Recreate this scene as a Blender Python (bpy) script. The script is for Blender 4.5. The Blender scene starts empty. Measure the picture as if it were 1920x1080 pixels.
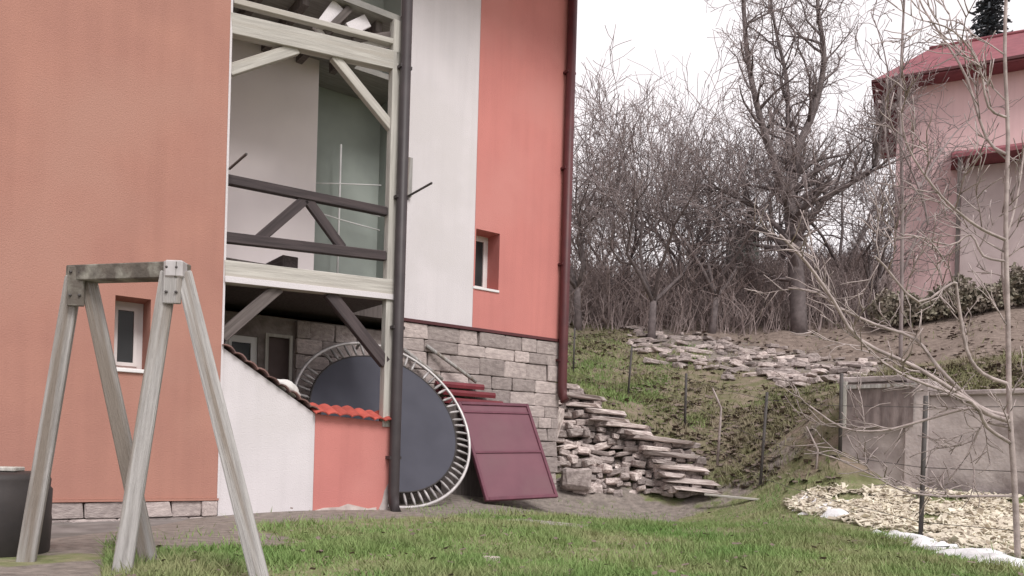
import bpy, bmesh, math, random
import numpy as np
from mathutils import Vector, Matrix
random.seed(7)
scene = bpy.context.scene
COL = scene.collection

# ------------------------------------------------------------------ camera
ROLL, FPX, EYE = 0.028, 1500.0, 0.8
cam_d = bpy.data.cameras.new('camera'); cam = bpy.data.objects.new('camera', cam_d); COL.objects.link(cam)
cam_d.sensor_width = 36; cam_d.lens = 36*FPX/1920; cam_d.shift_y = 310/1920
cam_d.clip_start = 0.05; cam_d.clip_end = 2000
cam.matrix_world = Matrix.Translation((0, 0, EYE)) @ Matrix.Rotation(math.pi/2, 4, 'X') @ Matrix.Rotation(ROLL, 4, 'Z')
scene.camera = cam

# ------------------------------------------------------------------ overcast sky and soft sun
SUN_EL, SUN_AZ = 50, 150        # degrees; azimuth clockwise from +Y
world = bpy.data.worlds.new('World'); scene.world = world; world.use_nodes = True
wn = world.node_tree.nodes; wl = world.node_tree.links; wn.clear()
sky = wn.new('ShaderNodeTexSky'); sky.sky_type = 'NISHITA'; sky.sun_disc = False
sky.sun_elevation = math.radians(SUN_EL); sky.sun_rotation = math.radians(SUN_AZ)
hs = wn.new('ShaderNodeHueSaturation'); hs.inputs['Saturation'].default_value = 0.22
cl = wn.new('ShaderNodeMix'); cl.data_type = 'RGBA'
wtc = wn.new('ShaderNodeTexCoord'); wns = wn.new('ShaderNodeTexNoise'); wns.inputs['Scale'].default_value = 1.6; wns.inputs['Detail'].default_value = 5
wr = wn.new('ShaderNodeMapRange'); wr.inputs[1].default_value = 0.35; wr.inputs[2].default_value = 0.65; wr.inputs[3].default_value = 0.72; wr.inputs[4].default_value = 0.95
wl.new(wtc.outputs['Generated'], wns.inputs['Vector']); wl.new(wns.outputs[0], wr.inputs[0]); wl.new(wr.outputs[0], cl.inputs[0])
cl.inputs[7].default_value = (6.7, 6.3, 6.42, 1)          # the cloud deck
bg = wn.new('ShaderNodeBackground'); bg.inputs['Strength'].default_value = 0.1
wo = wn.new('ShaderNodeOutputWorld')
wl.new(sky.outputs[0], hs.inputs['Color']); wl.new(hs.outputs[0], cl.inputs[6]); wl.new(cl.outputs[2], bg.inputs[0]); wl.new(bg.outputs[0], wo.inputs[0])
sun_d = bpy.data.lights.new('sun', 'SUN'); sun_d.energy = 1.5; sun_d.angle = math.radians(22); sun_d.color = (1, 0.96, 0.92)
sun = bpy.data.objects.new('sun', sun_d); COL.objects.link(sun)
a, e = math.radians(SUN_AZ), math.radians(SUN_EL)
sv = Vector((math.sin(a)*math.cos(e), math.cos(a)*math.cos(e), math.sin(e)))
sun.rotation_euler = sv.to_track_quat('Z', 'Y').to_euler()
scene.view_settings.view_transform = 'Standard'; scene.view_settings.look = 'None'
scene.view_settings.exposure = 0.82; scene.view_settings.gamma = 1

# ------------------------------------------------------------------ survey helpers
CR, SR = math.cos(ROLL), math.sin(ROLL)
def ray(px, py):
    dx, dy = px-960, 850-py
    return (dx*CR-dy*SR)/FPX, (dy*CR+dx*SR)/FPX
def at(px, py, Y):
    u, v = ray(px, py); return Vector((u*Y, Y, EYE+v*Y))
DX, DY = 0.8056, 0.5924                     # direction of the house front
OX, OY = -3.365, 9.202                      # corner of the rendered front wall
def P(s, t, z): return Vector((OX+DX*s-DY*t, OY+DY*s+DX*t, z))
HM = Matrix(((DX, -DY, 0, OX), (DY, DX, 0, OY), (0, 0, 1, 0), (0, 0, 0, 1)))
def pl(px, py, t):
    u, v = ray(px, py); ox, oy = OX-DY*t, OY+DX*t
    s = (u*oy-ox)/(DX-u*DY); return s, EYE+v*(oy+s*DY)

# ------------------------------------------------------------------ materials
MATS = {}
def mat(name, c1, c2=None, scale=6, rough=0.85, bump=0.15, bscale=40, metal=0, rnd=0.0, stretch=None, detail=6, c3=None, s3=1.2, lo=0.35, hi=0.65, spec=0.35, world=False, streak=0):
    if name in MATS: return MATS[name]
    m = bpy.data.materials.new(name); m.use_nodes = True; MATS[name] = m
    n, l = m.node_tree.nodes, m.node_tree.links
    b = n['Principled BSDF']; b.inputs['Roughness'].default_value = rough; b.inputs['Metallic'].default_value = metal
    b.inputs['Specular IOR Level'].default_value = spec
    tc = n.new('ShaderNodeTexCoord'); mp = n.new('ShaderNodeMapping')
    if world:
        geo = n.new('ShaderNodeNewGeometry'); l.new(geo.outputs['Position'], mp.inputs[0])
    else: l.new(tc.outputs['Object'], mp.inputs[0])
    if stretch: mp.inputs['Scale'].default_value = stretch
    if rnd:
        oi = n.new('ShaderNodeObjectInfo'); vm = n.new('ShaderNodeVectorMath'); vm.operation = 'SCALE'
        cx = n.new('ShaderNodeCombineXYZ'); 
        for i in range(3): l.new(oi.outputs['Random'], cx.inputs[i])
        l.new(cx.outputs[0], vm.inputs[0]); vm.inputs['Scale'].default_value = 37
        l.new(vm.outputs[0], mp.inputs['Location'])
    ns = n.new('ShaderNodeTexNoise'); ns.inputs['Scale'].default_value = scale; ns.inputs['Detail'].default_value = detail
    l.new(mp.outputs[0], ns.inputs['Vector'])
    rp = n.new('ShaderNodeValToRGB'); c2 = c2 or tuple(x*0.8 for x in c1)
    rp.color_ramp.elements[0].position = lo; rp.color_ramp.elements[1].position = hi
    rp.color_ramp.elements[0].color = (*c1, 1); rp.color_ramp.elements[1].color = (*c2, 1)
    l.new(ns.outputs[0], rp.inputs[0]); col = rp.outputs[0]
    if streak:
        mps = n.new('ShaderNodeMapping'); mps.inputs['Scale'].default_value = (5, 5, .28); l.new(tc.outputs['Object'], mps.inputs[0]); nst = n.new('ShaderNodeTexNoise'); nst.inputs['Scale'].default_value = 1.5; nst.inputs['Detail'].default_value = 8; l.new(mps.outputs[0], nst.inputs['Vector'])
        mrs = n.new('ShaderNodeMapRange'); mrs.inputs[1].default_value = .42; mrs.inputs[2].default_value = .75; mrs.inputs[3].default_value = 1; mrs.inputs[4].default_value = 1-streak; l.new(nst.outputs[0], mrs.inputs[0])
        hvs = n.new('ShaderNodeHueSaturation'); l.new(col, hvs.inputs['Color']); l.new(mrs.outputs[0], hvs.inputs['Value']); col = hvs.outputs[0]
    if c3:
        n3 = n.new('ShaderNodeTexNoise'); n3.inputs['Scale'].default_value = s3; n3.inputs['Detail'].default_value = 5
        l.new(mp.outputs[0], n3.inputs['Vector'])
        mr = n.new('ShaderNodeMapRange'); mr.inputs[1].default_value = 0.48; mr.inputs[2].default_value = 0.62
        l.new(n3.outputs[0], mr.inputs[0])
        mx = n.new('ShaderNodeMix'); mx.data_type = 'RGBA'; l.new(mr.outputs[0], mx.inputs[0]); l.new(col, mx.inputs[6]); mx.inputs[7].default_value = (*c3, 1); col = mx.outputs[2]
    if rnd:
        hv = n.new('ShaderNodeHueSaturation'); mr = n.new('ShaderNodeMapRange'); mr.inputs[3].default_value = 1-rnd; mr.inputs[4].default_value = 1+rnd
        l.new(oi.outputs['Random'], mr.inputs[0]); l.new(mr.outputs[0], hv.inputs['Value']); l.new(col, hv.inputs['Color']); col = hv.outputs[0]
    l.new(col, b.inputs['Base Color'])
    if bump:
        nb = n.new('ShaderNodeTexNoise'); nb.inputs['Scale'].default_value = bscale; nb.inputs['Detail'].default_value = 4
        l.new(mp.outputs[0], nb.inputs['Vector'])
        bp = n.new('ShaderNodeBump'); bp.inputs['Strength'].default_value = bump; bp.inputs['Distance'].default_value = 0.02
        l.new(nb.outputs[0], bp.inputs['Height']); l.new(bp.outputs[0], b.inputs['Normal'])
    return m
TERRA = mat('terracotta_render', (0.425, 0.215, 0.168), (0.38, 0.19, 0.152), 1.3, 0.9, 0.3, 70, c3=(0.41, 0.22, 0.175), s3=0.5, streak=.07)
TERRA2 = mat('coral_render', (0.58, 0.225, 0.20), (0.53, 0.205, 0.185), 1.1, 0.9, 0.3, 70, c3=(0.57, 0.24, 0.215), s3=0.45, streak=.07)
WHITE = mat('white_render', (0.68, 0.645, 0.665), (0.63, 0.60, 0.62), 1.2, 0.9, 0.3, 70, c3=(0.62, 0.59, 0.60), s3=0.6, streak=.07)
GREYW = mat('pale_grey_render', (0.78, 0.715, 0.715), (0.72, 0.66, 0.665), 1.4, 0.9, 0.1, 80)  # even pale grey render of the porch walls
GREEN = mat('glare_grey_green_render', (0.36, 0.395, 0.37), (0.30, 0.33, 0.31), 1.6, 0.9, 0.1, 60)  # grey-green wall, its colour lightened to imitate glare over the recess
STONE = mat('ashlar_stone', (0.47, 0.405, 0.385), (0.32, 0.27, 0.26), 5, 0.95, 0.6, 14, rnd=0.3)
MORTAR = mat('mortar', (0.17, 0.145, 0.135), (0.11, 0.095, 0.09), 8, 0.95, 0.4)
PALE = mat('pale_stone', (0.60, 0.53, 0.50), (0.32, 0.26, 0.245), 4, 0.95, 0.7, 12, rnd=0.38)
RUBBLE = mat('rubble_stone', (0.44, 0.38, 0.36), (0.24, 0.20, 0.19), 5, 0.95, 0.7, 12, rnd=0.35)
PALEWOOD = mat('pale_timber', (0.54, 0.52, 0.48), (0.40, 0.38, 0.35), 3.2, 0.85, 0.35, 14, stretch=(13, 13, .6), rnd=.08, detail=8, c3=(0.43, 0.40, 0.36), s3=.9)
POSTWOOD = mat('pale_post_timber', (0.54, 0.52, 0.48), (0.40, 0.38, 0.35), 3.2, 0.85, 0.35, 14, stretch=(13, 13, .6), rnd=.08, detail=8)
GREYWOOD = mat('weathered_timber', (0.50, 0.485, 0.475), (0.30, 0.285, 0.275), 2.6, 0.9, 0.7, 12, stretch=(16, 16, .55), rnd=.10, detail=9, c3=(0.25, 0.215, 0.185), s3=.75, lo=.3, hi=.7)
MOSSWOOD = mat('mossy_timber', (0.15, 0.13, 0.11), (0.09, 0.078, 0.068), 7, 0.9, 0.6, 18, c3=(0.30, 0.29, 0.25), s3=5)
DARKWOOD = mat('dark_stained_timber', (0.075, 0.058, 0.060), (0.042, 0.033, 0.035), 3, 0.75, 0.3, 14, stretch=(12, 12, .7), rnd=.15)
MIDWOOD = mat('grey_brown_timber', (0.15, 0.128, 0.122), (0.09, 0.075, 0.072), 3, 0.85, 0.3, 14, stretch=(12, 12, .7), rnd=.15)
PIPE = mat('dark_pipe', (0.055, 0.045, 0.047), (0.04, 0.033, 0.035), 4, 0.5, 0.05, 20)
PIPER = mat('maroon_pipe', (0.10, 0.028, 0.030), (0.075, 0.023, 0.026), 4, 0.5, 0.05, 20)
PVC = mat('white_pvc', (0.78, 0.77, 0.77), (0.72, 0.71, 0.71), 4, 0.45, 0.02)
GLASS = mat('dark_glass', (0.045, 0.048, 0.05), (0.03, 0.034, 0.036), 1.2, 0.2, 0.02, 3, spec=0.25)
TILE = mat('clay_tile', (0.50, 0.10, 0.075), (0.36, 0.075, 0.06), 7, 0.8, 0.3, 40, rnd=0.2)
TILED = mat('old_clay_tile', (0.22, 0.13, 0.115), (0.13, 0.085, 0.08), 8, 0.9, 0.4, 40, rnd=0.3)
MAT_NAVY = mat('navy_mesh_fabric', (0.062, 0.063, 0.083), (0.05, 0.051, 0.069), 2, 0.7, 0.1, 200)
GALV = mat('galvanised_steel', (0.60, 0.57, 0.57), (0.45, 0.43, 0.43), 9, 0.45, 0.05, metal=0.35)
SPRING = mat('spring_steel', (0.44, 0.42, 0.42), (0.28, 0.26, 0.26), 9, 0.5, 0.05, metal=0.2, rnd=0.2)
MAROON = mat('maroon_sheet_metal', (0.175, 0.074, 0.095), (0.15, 0.062, 0.082), 2.2, 0.5, 0.1, 5, c3=(0.165, 0.08, 0.095), s3=1)
MAROON2 = mat('maroon_frame', (0.155, 0.052, 0.075), (0.115, 0.04, 0.058), 5, 0.5, 0.1, 20)
WINE = mat('wine_red_roof_sheet', (0.19, 0.03, 0.04), (0.14, 0.024, 0.033), 4, 0.5, 0.1, 20, rnd=0.15)
CONC = mat('old_concrete', (0.52, 0.46, 0.45), (0.40, 0.35, 0.345), 3, 0.95, 0.5, 18, c3=(0.25, 0.21, 0.205), s3=1.3)
RUST = mat('rusty_sheet', (0.25, 0.205, 0.20), (0.15, 0.12, 0.118), 4, 0.85, 0.3, 20, stretch=(3, 3, 0.9))
BARK = mat('bark', (0.19, 0.16, 0.16), (0.12, 0.10, 0.10), 6, 0.95, 0.6, 12)
TWIG = mat('twig_bark', (0.32, 0.27, 0.266), (0.20, 0.165, 0.165), 3, 0.95, 0)
PALEBARK = mat('pale_bark', (0.47, 0.40, 0.385), (0.30, 0.25, 0.24), 9, 0.9, 0.3, 30)
BRUSH = mat('brushwood', (0.36, 0.295, 0.285), (0.22, 0.175, 0.17), 1.2, 0.95, 0)
NEEDLE = mat('spruce_needles', (0.06, 0.07, 0.08), (0.085, 0.09, 0.10), 2, 0.9, 0)
HEDGE = mat('hedge_leaf', (0.21, 0.20, 0.145), (0.26, 0.22, 0.19), 2, 0.9, 0)
PINK = mat('pink_render', (0.74, 0.52, 0.525), (0.68, 0.475, 0.485), 0.7, 0.9, 0.1, 30, streak=.07)
PINKROOF = mat('red_roof', (0.26, 0.085, 0.10), (0.20, 0.065, 0.08), 2, 0.8, 0.3, 8)
SHEDW = mat('grey_green_boards', (0.17, 0.19, 0.175), (0.11, 0.125, 0.115), 2, 0.9, 0.3, stretch=(8, 8, 1))
YEL = mat('yellow_plastic', (0.55, 0.45, 0.07), (0.42, 0.34, 0.06), 5, 0.5, 0.05)
CHIP = mat('wood_chips', (0.76, 0.71, 0.59), (0.50, 0.44, 0.36), 7, 0.9, 0.2)
SNOW = mat('old_snow', (0.82, 0.82, 0.84), (0.72, 0.72, 0.74), 9, 0.7, 0.5, 25)
DRUM = mat('dark_drum', (0.045, 0.038, 0.037), (0.03, 0.026, 0.026), 3, 0.6, 0.1, 20)
GRASS = mat('grass_blades', (0.145, 0.255, 0.07), (0.235, 0.295, 0.115), 0.9, 0.75, 0, detail=5, c3=(0.27, 0.285, 0.14), s3=0.75)
DRYG = mat('dry_grass', (0.19, 0.19, 0.095), (0.25, 0.21, 0.15), 0.8, 0.85, 0, c3=(0.165, 0.195, 0.08), s3=0.5)
LITTER = mat('leaf_litter', (0.21, 0.165, 0.14), (0.12, 0.09, 0.078), 2.5, 0.9, 0)
WIRE = mat('dark_wire', (0.09, 0.08, 0.078), (0.06, 0.055, 0.053), 4, 0.7, 0)
SACK = mat('white_sack', (0.70, 0.68, 0.66), (0.55, 0.53, 0.51), 5, 0.9, 0.4, 12)
SOFFIT = mat('soffit_boards', (0.30, 0.29, 0.27), (0.22, 0.21, 0.20), 4, 0.9, 0.3, stretch=(1, 8, 1))
BROWNDOOR = mat('brown_door', (0.14, 0.10, 0.095), (0.10, 0.072, 0.068), 3, 0.7, 0.1)

# ------------------------------------------------------------------ object helpers
def tag(o, label=None, cat=None, group=None, kind=None):
    if label: o['label'] = label
    if cat: o['category'] = cat
    if group: o['group'] = group
    if kind: o['kind'] = kind
    return o
def link(name, me, m, parent=None):
    o = bpy.data.objects.new(name, me); COL.objects.link(o)
    if m and not me.materials: me.materials.append(m)
    if parent: o.parent = parent
    return o
def empty(name, label, cat, M=None, group=None):
    o = bpy.data.objects.new(name, None); COL.objects.link(o); o.empty_display_size = 0.2
    if M is not None: o.matrix_world = M
    return tag(o, label, cat, group)
def mesh_of(bm, smooth=False):
    me = bpy.data.meshes.new('m'); bmesh.ops.recalc_face_normals(bm, faces=bm.faces); bm.to_mesh(me); bm.free()
    if smooth:
        for p in me.polygons: p.use_smooth = True
    return me
def box_bm(lo, hi, bev=0.0):
    bm = bmesh.new(); bmesh.ops.create_cube(bm, size=1)
    lo, hi = Vector(lo), Vector(hi); c = (lo+hi)/2; d = hi-lo
    for v in bm.verts: v.co = Vector((c[i]+v.co[i]*d[i] for i in range(3)))
    if bev: bmesh.ops.bevel(bm, geom=list(bm.edges), offset=bev, segments=1, affect='EDGES')
    return bm
def box(name, lo, hi, m, parent=None, bev=0.0): return link(name, mesh_of(box_bm(lo, hi, bev)), m, parent)
def boxes(name, lst, m, parent=None, bev=0.0):
    bm = bmesh.new()
    for lo, hi in lst:
        b2 = box_bm(lo, hi, bev); me = bpy.data.meshes.new('x'); b2.to_mesh(me); b2.free(); bm.from_mesh(me); bpy.data.meshes.remove(me)
    return link(name, mesh_of(bm), m, parent)
def bar_bm(a, b, w, h, up=(0, 0, 1), bev=0.006, bm=None, taper=1.0):
    """box from a to b, w across, h along 'up'"""
    a, b = Vector(a), Vector(b); d = (b-a); L = d.length; d.normalize(); up = Vector(up)
    x = d.cross(up).normalized(); y = x.cross(d).normalized()
    b2 = box_bm((-w/2, -h/2, 0), (w/2, h/2, L), bev)
    for v in b2.verts:
        k = 1+(taper-1)*v.co.z/L
        v.co = a+x*v.co.x*k+y*v.co.y*k+d*v.co.z
    return b2
def bar(name, a, b, w, h, m, parent=None, up=(0, 0, 1), bev=0.006, taper=1.0):
    a, b = Vector(a), Vector(b); d = (b-a); L = d.length; d.normalize(); up = Vector(up)
    x = d.cross(up).normalized(); y = x.cross(d).normalized()
    b2 = box_bm((-w/2, -h/2, 0), (w/2, h/2, L), bev)
    for v in b2.verts:
        k = 1+(taper-1)*v.co.z/L; v.co.x *= k; v.co.y *= k
    o = link(name, mesh_of(b2), m, parent)
    o.matrix_local = Matrix(((x.x, y.x, d.x, a.x), (x.y, y.y, d.y, a.y), (x.z, y.z, d.z, a.z), (0, 0, 0, 1))); return o
def prism(name, pts, y0, y1, m, parent=None, axis='t', bev=0):
    """polygon in (s,z) extruded along t"""
    bm = bmesh.new(); a = [bm.verts.new((p[0], y0, p[1])) for p in pts]; b = [bm.verts.new((p[0], y1, p[1])) for p in pts]
    bm.faces.new(a); bm.faces.new(b[::-1]); n = len(pts)
    for i in range(n): bm.faces.new((a[i], a[(i+1) % n], b[(i+1) % n], b[i]))
    if bev: bmesh.ops.bevel(bm, geom=list(bm.edges), offset=bev, segments=1, affect='EDGES')
    return link(name, mesh_of(bm), m, parent)
class Tubes:
    def __init__(s): s.v = []; s.f = []
    def tube(s, pts, rads, n=5):
        base = len(s.v); K = len(pts)
        for i in range(K):
            d = (pts[min(i+1, K-1)]-pts[max(i-1, 0)])
            if d.length < 1e-9: d = Vector((0, 0, 1))
            d.normalize(); ref = Vector((0, 0, 1)) if abs(d.z) < 0.9 else Vector((1, 0, 0))
            x = d.cross(ref).normalized(); y = d.cross(x)
            for k in range(n):
                an = 2*math.pi*k/n; s.v.append(pts[i]+(x*math.cos(an)+y*math.sin(an))*rads[i])
        for i in range(K-1):
            for k in range(n):
                s.f.append((base+i*n+k, base+i*n+(k+1) % n, base+(i+1)*n+(k+1) % n, base+(i+1)*n+k))
        s.f.append(tuple(base+(K-1)*n+k for k in range(n))); s.f.append(tuple(base+k for k in reversed(range(n))))
    def quad(s, p, x, y):
        b = len(s.v); s.v += [p-x-y, p+x-y, p+x+y, p-x+y]; s.f.append((b, b+1, b+2, b+3))
    def tri(s, a, b, c):
        k = len(s.v); s.v += [a, b, c]; s.f.append((k, k+1, k+2))
    def build(s, name, m, parent=None, smooth=True):
        me = bpy.data.meshes.new(name); me.from_pydata([tuple(v) for v in s.v], [], s.f); me.update()
        if smooth: me.polygons.foreach_set('use_smooth', [True]*len(me.polygons))
        return link(name, me, m, parent)
def tube_obj(name, pts, r, m, parent=None, n=10):
    t = Tubes(); pts = [Vector(p) for p in pts]; rr = r if isinstance(r, (list, tuple)) else [r]*len(pts)
    t.tube(pts, rr, n); return t.build(name, m, parent)
R = random.Random(11)
def rough_block(seed, jit=0.10, bev=0.10):
    q = random.Random(seed); bm = bmesh.new(); bmesh.ops.create_cube(bm, size=1)
    for v in bm.verts: v.co += Vector((q.uniform(-jit, jit) for _ in range(3)))
    bmesh.ops.bevel(bm, geom=list(bm.edges), offset=bev, segments=1, affect='EDGES')
    for v in bm.verts: v.co += Vector((q.uniform(-.025, .025) for _ in range(3)))
    return mesh_of(bm)

# ------------------------------------------------------------------ terrain
cA = at(1582, 700, 13.2); cB = at(1905, 720, 11.6); dirc = (cB-cA); dirc.z = 0; LC = dirc.length; dirc.normalize()
CP = []
def cpx(px, py, Y): p = at(px, py, Y); CP.append((p.x, p.y, p.z))
for x in (-14, -8, -4, -1, 2, 5, 8):
    for y in (-8, -2, 3, 6): CP.append((x, y, 0))
CP += [(-6.5, 7.6, -.13), (-5.2, 7.2, -.12), (-4.4, 8.0, -.11), (-4.2, 6.6, -.06), (-7, 6.5, -.08)]
for x, y in ((-3, 8.5), (-1, 9), (1, 10), (-2, 10), (0, 12), (3.5, 9.3)): CP.append((x, y, 0.0))
for q in ((900, 938, 12.6), (1040, 914, 14.6), (1200, 915, 15.0), (1350, 915, 14.6), (1420, 915, 14), (1580, 915, 12.3), (1750, 915, 11.6), (1900, 918, 11.2), (1840, 1040, 7.8),
          (1285, 800, 17), (1180, 745, 20), (1075, 705, 23), (1060, 716, 17), (1110, 745, 17.2), (1195, 788, 16.8), (1340, 866, 15.6), (1100, 652, 26), (1300, 695, 23.5), (1450, 742, 20), (1500, 800, 15.5),
          (1590, 705, 14.5), (1700, 702, 14.8), (1850, 692, 14.3), (2000, 690, 14), (1180, 606, 31), (1450, 640, 28), (1600, 678, 25), (1850, 640, 23), (2000, 640, 22),
          (1090, 575, 40), (1400, 552, 38), (1750, 532, 36), (1980, 532, 35), (1100, 520, 62), (1300, 505, 62), (1700, 500, 62), (2050, 500, 62)): cpx(*q)
for x in (-20, -10, -4): CP += [(x, 16, 1.5), (x, 24, 4), (x, 40, 9), (x, 62, 15)]
CP += [(20, 2, 0.3), (20, 9, 1.5), (24, 20, 6), (30, 40, 10), (-30, 5, 0.3), (35, 62, 16)]
CPA = np.array(CP)
def tps(A, B):
    d2 = ((A[:, None, :2]-B[None, :, :2])**2).sum(2); return 0.5*d2*np.log(d2+1e-9)
n_ = len(CPA); K = tps(CPA, CPA)+np.eye(n_)*0.6; Q = np.c_[np.ones(n_), CPA[:, :2]]
W = np.linalg.solve(np.block([[K, Q], [Q.T, np.zeros((3, 3))]]), np.r_[CPA[:, 2], np.zeros(3)])
def heights(xy):
    xy = np.asarray(xy, float); out = []
    xc = xy.copy(); xc[:, 0] = np.clip(xc[:, 0], -28, 34); xc[:, 1] = np.clip(xc[:, 1], -8, 62)
    for i in range(0, len(xc), 20000):
        c = xc[i:i+20000]; out.append(tps(c, CPA)@W[:n_]+np.c_[np.ones(len(c)), c]@W[n_:])
    z = np.concatenate(out)
    ax, ay = xy[:, 0], xy[:, 1]
    flat = np.clip((ay-0)/6, 0, 1)*0+1
    z = np.where(ay < 3, np.clip(z, -.05, .6), z)
    al = (ax-cA.x)*dirc.x+(ay-cA.y)*dirc.y; ac = -(ax-cA.x)*dirc.y+(ay-cA.y)*dirc.x     # along / behind the concrete wall
    wk = np.clip((al+.2)/1.3, 0, 1); wk = wk*wk*(3-2*wk); lowz = np.minimum(z, np.clip(.40+.07*ac, .0, .4))
    z = np.where(ac < .34, z+(lowz-z)*wk, z); z = np.where((ac >= .34) & (al > 0) & (ac < 3), np.maximum(z, 1.75+.25*ac), z)
    # small undulation
    z = z+0.02*np.sin(ax*1.7+ay*0.6)*np.sin(ay*1.3-ax*.4)+np.clip((z-0.35)/2, 0, 1)*0.07*np.sin(ax*2.3+1)*np.sin(ay*1.9)
    return z
def hz(x, y): return float(heights([(x, y)])[0])
def axis(a, b, fine, lim0, lim1):
    v = [lim0]; 
    x = a; mid = list(np.arange(a, b+1e-6, fine)); lo = []; st = fine; x = a
    while x > lim0: st *= 1.25; x -= st; lo.append(max(x, lim0))
    hi = []; st = fine; x = b
    while x < lim1: st *= 1.25; x += st; hi.append(min(x, lim1))
    return np.array(lo[::-1]+mid+hi)
gx, gy = axis(-6, 17, 0.22, -500, 500), axis(3, 40, 0.22, -200, 700)
XX, YY = np.meshgrid(gx, gy); ZZ = heights(np.c_[XX.ravel(), YY.ravel()])
nx, ny = len(gx), len(gy)
V = np.c_[XX.ravel(), YY.ravel(), ZZ]
idx = np.arange(nx*ny).reshape(ny, nx)
FQ = np.stack([idx[:-1, :-1], idx[:-1, 1:], idx[1:, 1:], idx[1:, :-1]], -1).reshape(-1, 4)
me = bpy.data.meshes.new('ground'); me.from_pydata(V.tolist(), [], FQ.tolist()); me.polygons.foreach_set('use_smooth', [True]*len(me.polygons)); me.update()
def ground_material():
    m = bpy.data.materials.new('garden_ground'); m.use_nodes = True; n, l = m.node_tree.nodes, m.node_tree.links; b = n['Principled BSDF']; b.inputs['Roughness'].default_value = 0.95
    b.inputs['Specular IOR Level'].default_value = 0.2
    g = n.new('ShaderNodeNewGeometry')
    def noise(sc, d=6):
        k = n.new('ShaderNodeTexNoise'); k.inputs['Scale'].default_value = sc; k.inputs['Detail'].default_value = d; l.new(g.outputs['Position'], k.inputs['Vector']); return k.outputs[0]
    def ramp(src, lo, hi, a, c):
        r = n.new('ShaderNodeValToRGB'); r.color_ramp.elements[0].position = lo; r.color_ramp.elements[1].position = hi; r.color_ramp.elements[0].color = (*a, 1); r.color_ramp.elements[1].color = (*c, 1); l.new(src, r.inputs[0]); return r.outputs[0]
    grass = ramp(noise(6), 0.35, 0.68, (0.16, 0.185, 0.08), (0.26, 0.24, 0.15))
    bank = ramp(noise(3.2), 0.32, 0.66, (0.125, 0.13, 0.06), (0.24, 0.19, 0.15))
    soil = ramp(noise(9), 0.3, 0.7, (0.17, 0.148, 0.132), (0.29, 0.25, 0.225))
    at_ = n.new('ShaderNodeAttribute'); at_.attribute_name = 'zone'; sp = n.new('ShaderNodeSeparateColor'); l.new(at_.outputs['Color'], sp.inputs[0])
    def wob(src, k, sc):
        m1 = n.new('ShaderNodeMath'); m1.operation = 'ADD'; m2 = n.new('ShaderNodeMath'); m2.operation = 'MULTIPLY_ADD'; l.new(noise(sc), m2.inputs[0]); m2.inputs[1].default_value = k; m2.inputs[2].default_value = -k/2
        l.new(src, m1.inputs[0]); l.new(m2.outputs[0], m1.inputs[1]); mr = n.new('ShaderNodeMapRange'); mr.inputs[1].default_value = .35; mr.inputs[2].default_value = .65; l.new(m1.outputs[0], mr.inputs[0]); return mr.outputs[0]
    def mix(f, a, c):
        x = n.new('ShaderNodeMix'); x.data_type = 'RGBA'; l.new(f, x.inputs[0]); l.new(a, x.inputs[6]); l.new(c, x.inputs[7]); return x.outputs[2]
    col = mix(wob(sp.outputs[0], 1.2, 2.0), grass, bank); brown = ramp(noise(5), 0.3, 0.7, (0.15, 0.115, 0.098), (0.27, 0.215, 0.185)); col = mix(wob(sp.outputs[2], 1.0, 2.0), col, brown); col = mix(wob(sp.outputs[1], 1.4, 3.0), col, soil)
    l.new(col, b.inputs['Base Color'])
    bp = n.new('ShaderNodeBump'); bp.inputs['Strength'].default_value = 0.8; bp.inputs['Distance'].default_value = 0.06; l.new(noise(14), bp.inputs['Height']); l.new(bp.outputs[0], b.inputs['Normal'])
    return m
# where soil is bare (along the house foot) and where the bank begins: zones of the ground itself
def house_st(x, y):
    rx, ry = x-OX, y-OY; return rx*DX+ry*DY, -rx*DY+ry*DX
S_, T_ = house_st(V[:, 0], V[:, 1])
bankz = np.clip((V[:, 2]-0.30)/0.5, 0, 1)
soilz = np.exp(-((T_+0.35)/0.8)**2)*(S_ > -8)*(S_ < 6.8)*0.9
soilz = np.maximum(soilz, np.where((T_ > -0.2) & (T_ < 2) & (S_ < 8), 0.8, 0))
soilz = np.maximum(soilz, np.exp(-((V[:, 1]-14.3)/0.7)**2)*np.exp(-((V[:, 0]-4)/2.0)**2)*0.7)
_px = 960+V[:, 0]/np.maximum(V[:, 1], 1)*1500; soilz = np.maximum(soilz, np.where((S_ < -.1) & (T_ > -3.4), np.clip((T_+3.4)/.8, 0, 1)*.9, np.where((S_ < -1.5) & (T_ > -9), .85, 0))); terz = np.exp(-((V[:, 1]-(28.5-6.0*(_px-1185)/440))/2.4)**2)*np.clip((_px-1165)/60, 0, 1)*np.clip((1720-_px)/80, 0, 1)*(V[:, 1] > 15)*.8
soilz = np.maximum(soilz, terz)
zc = me.color_attributes.new('zone', 'FLOAT_COLOR', 'POINT')
zc.data.foreach_set('color', np.c_[bankz, soilz, np.clip((V[:, 1]-(28.9-6.0*(_px-1185)/440))/1.5, 0, 1)*(V[:, 1] > 15)*(_px > 1000), np.ones(len(V))].astype(np.float32).ravel())
ground = link('ground', me, ground_material()); tag(ground, kind='structure')

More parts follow.
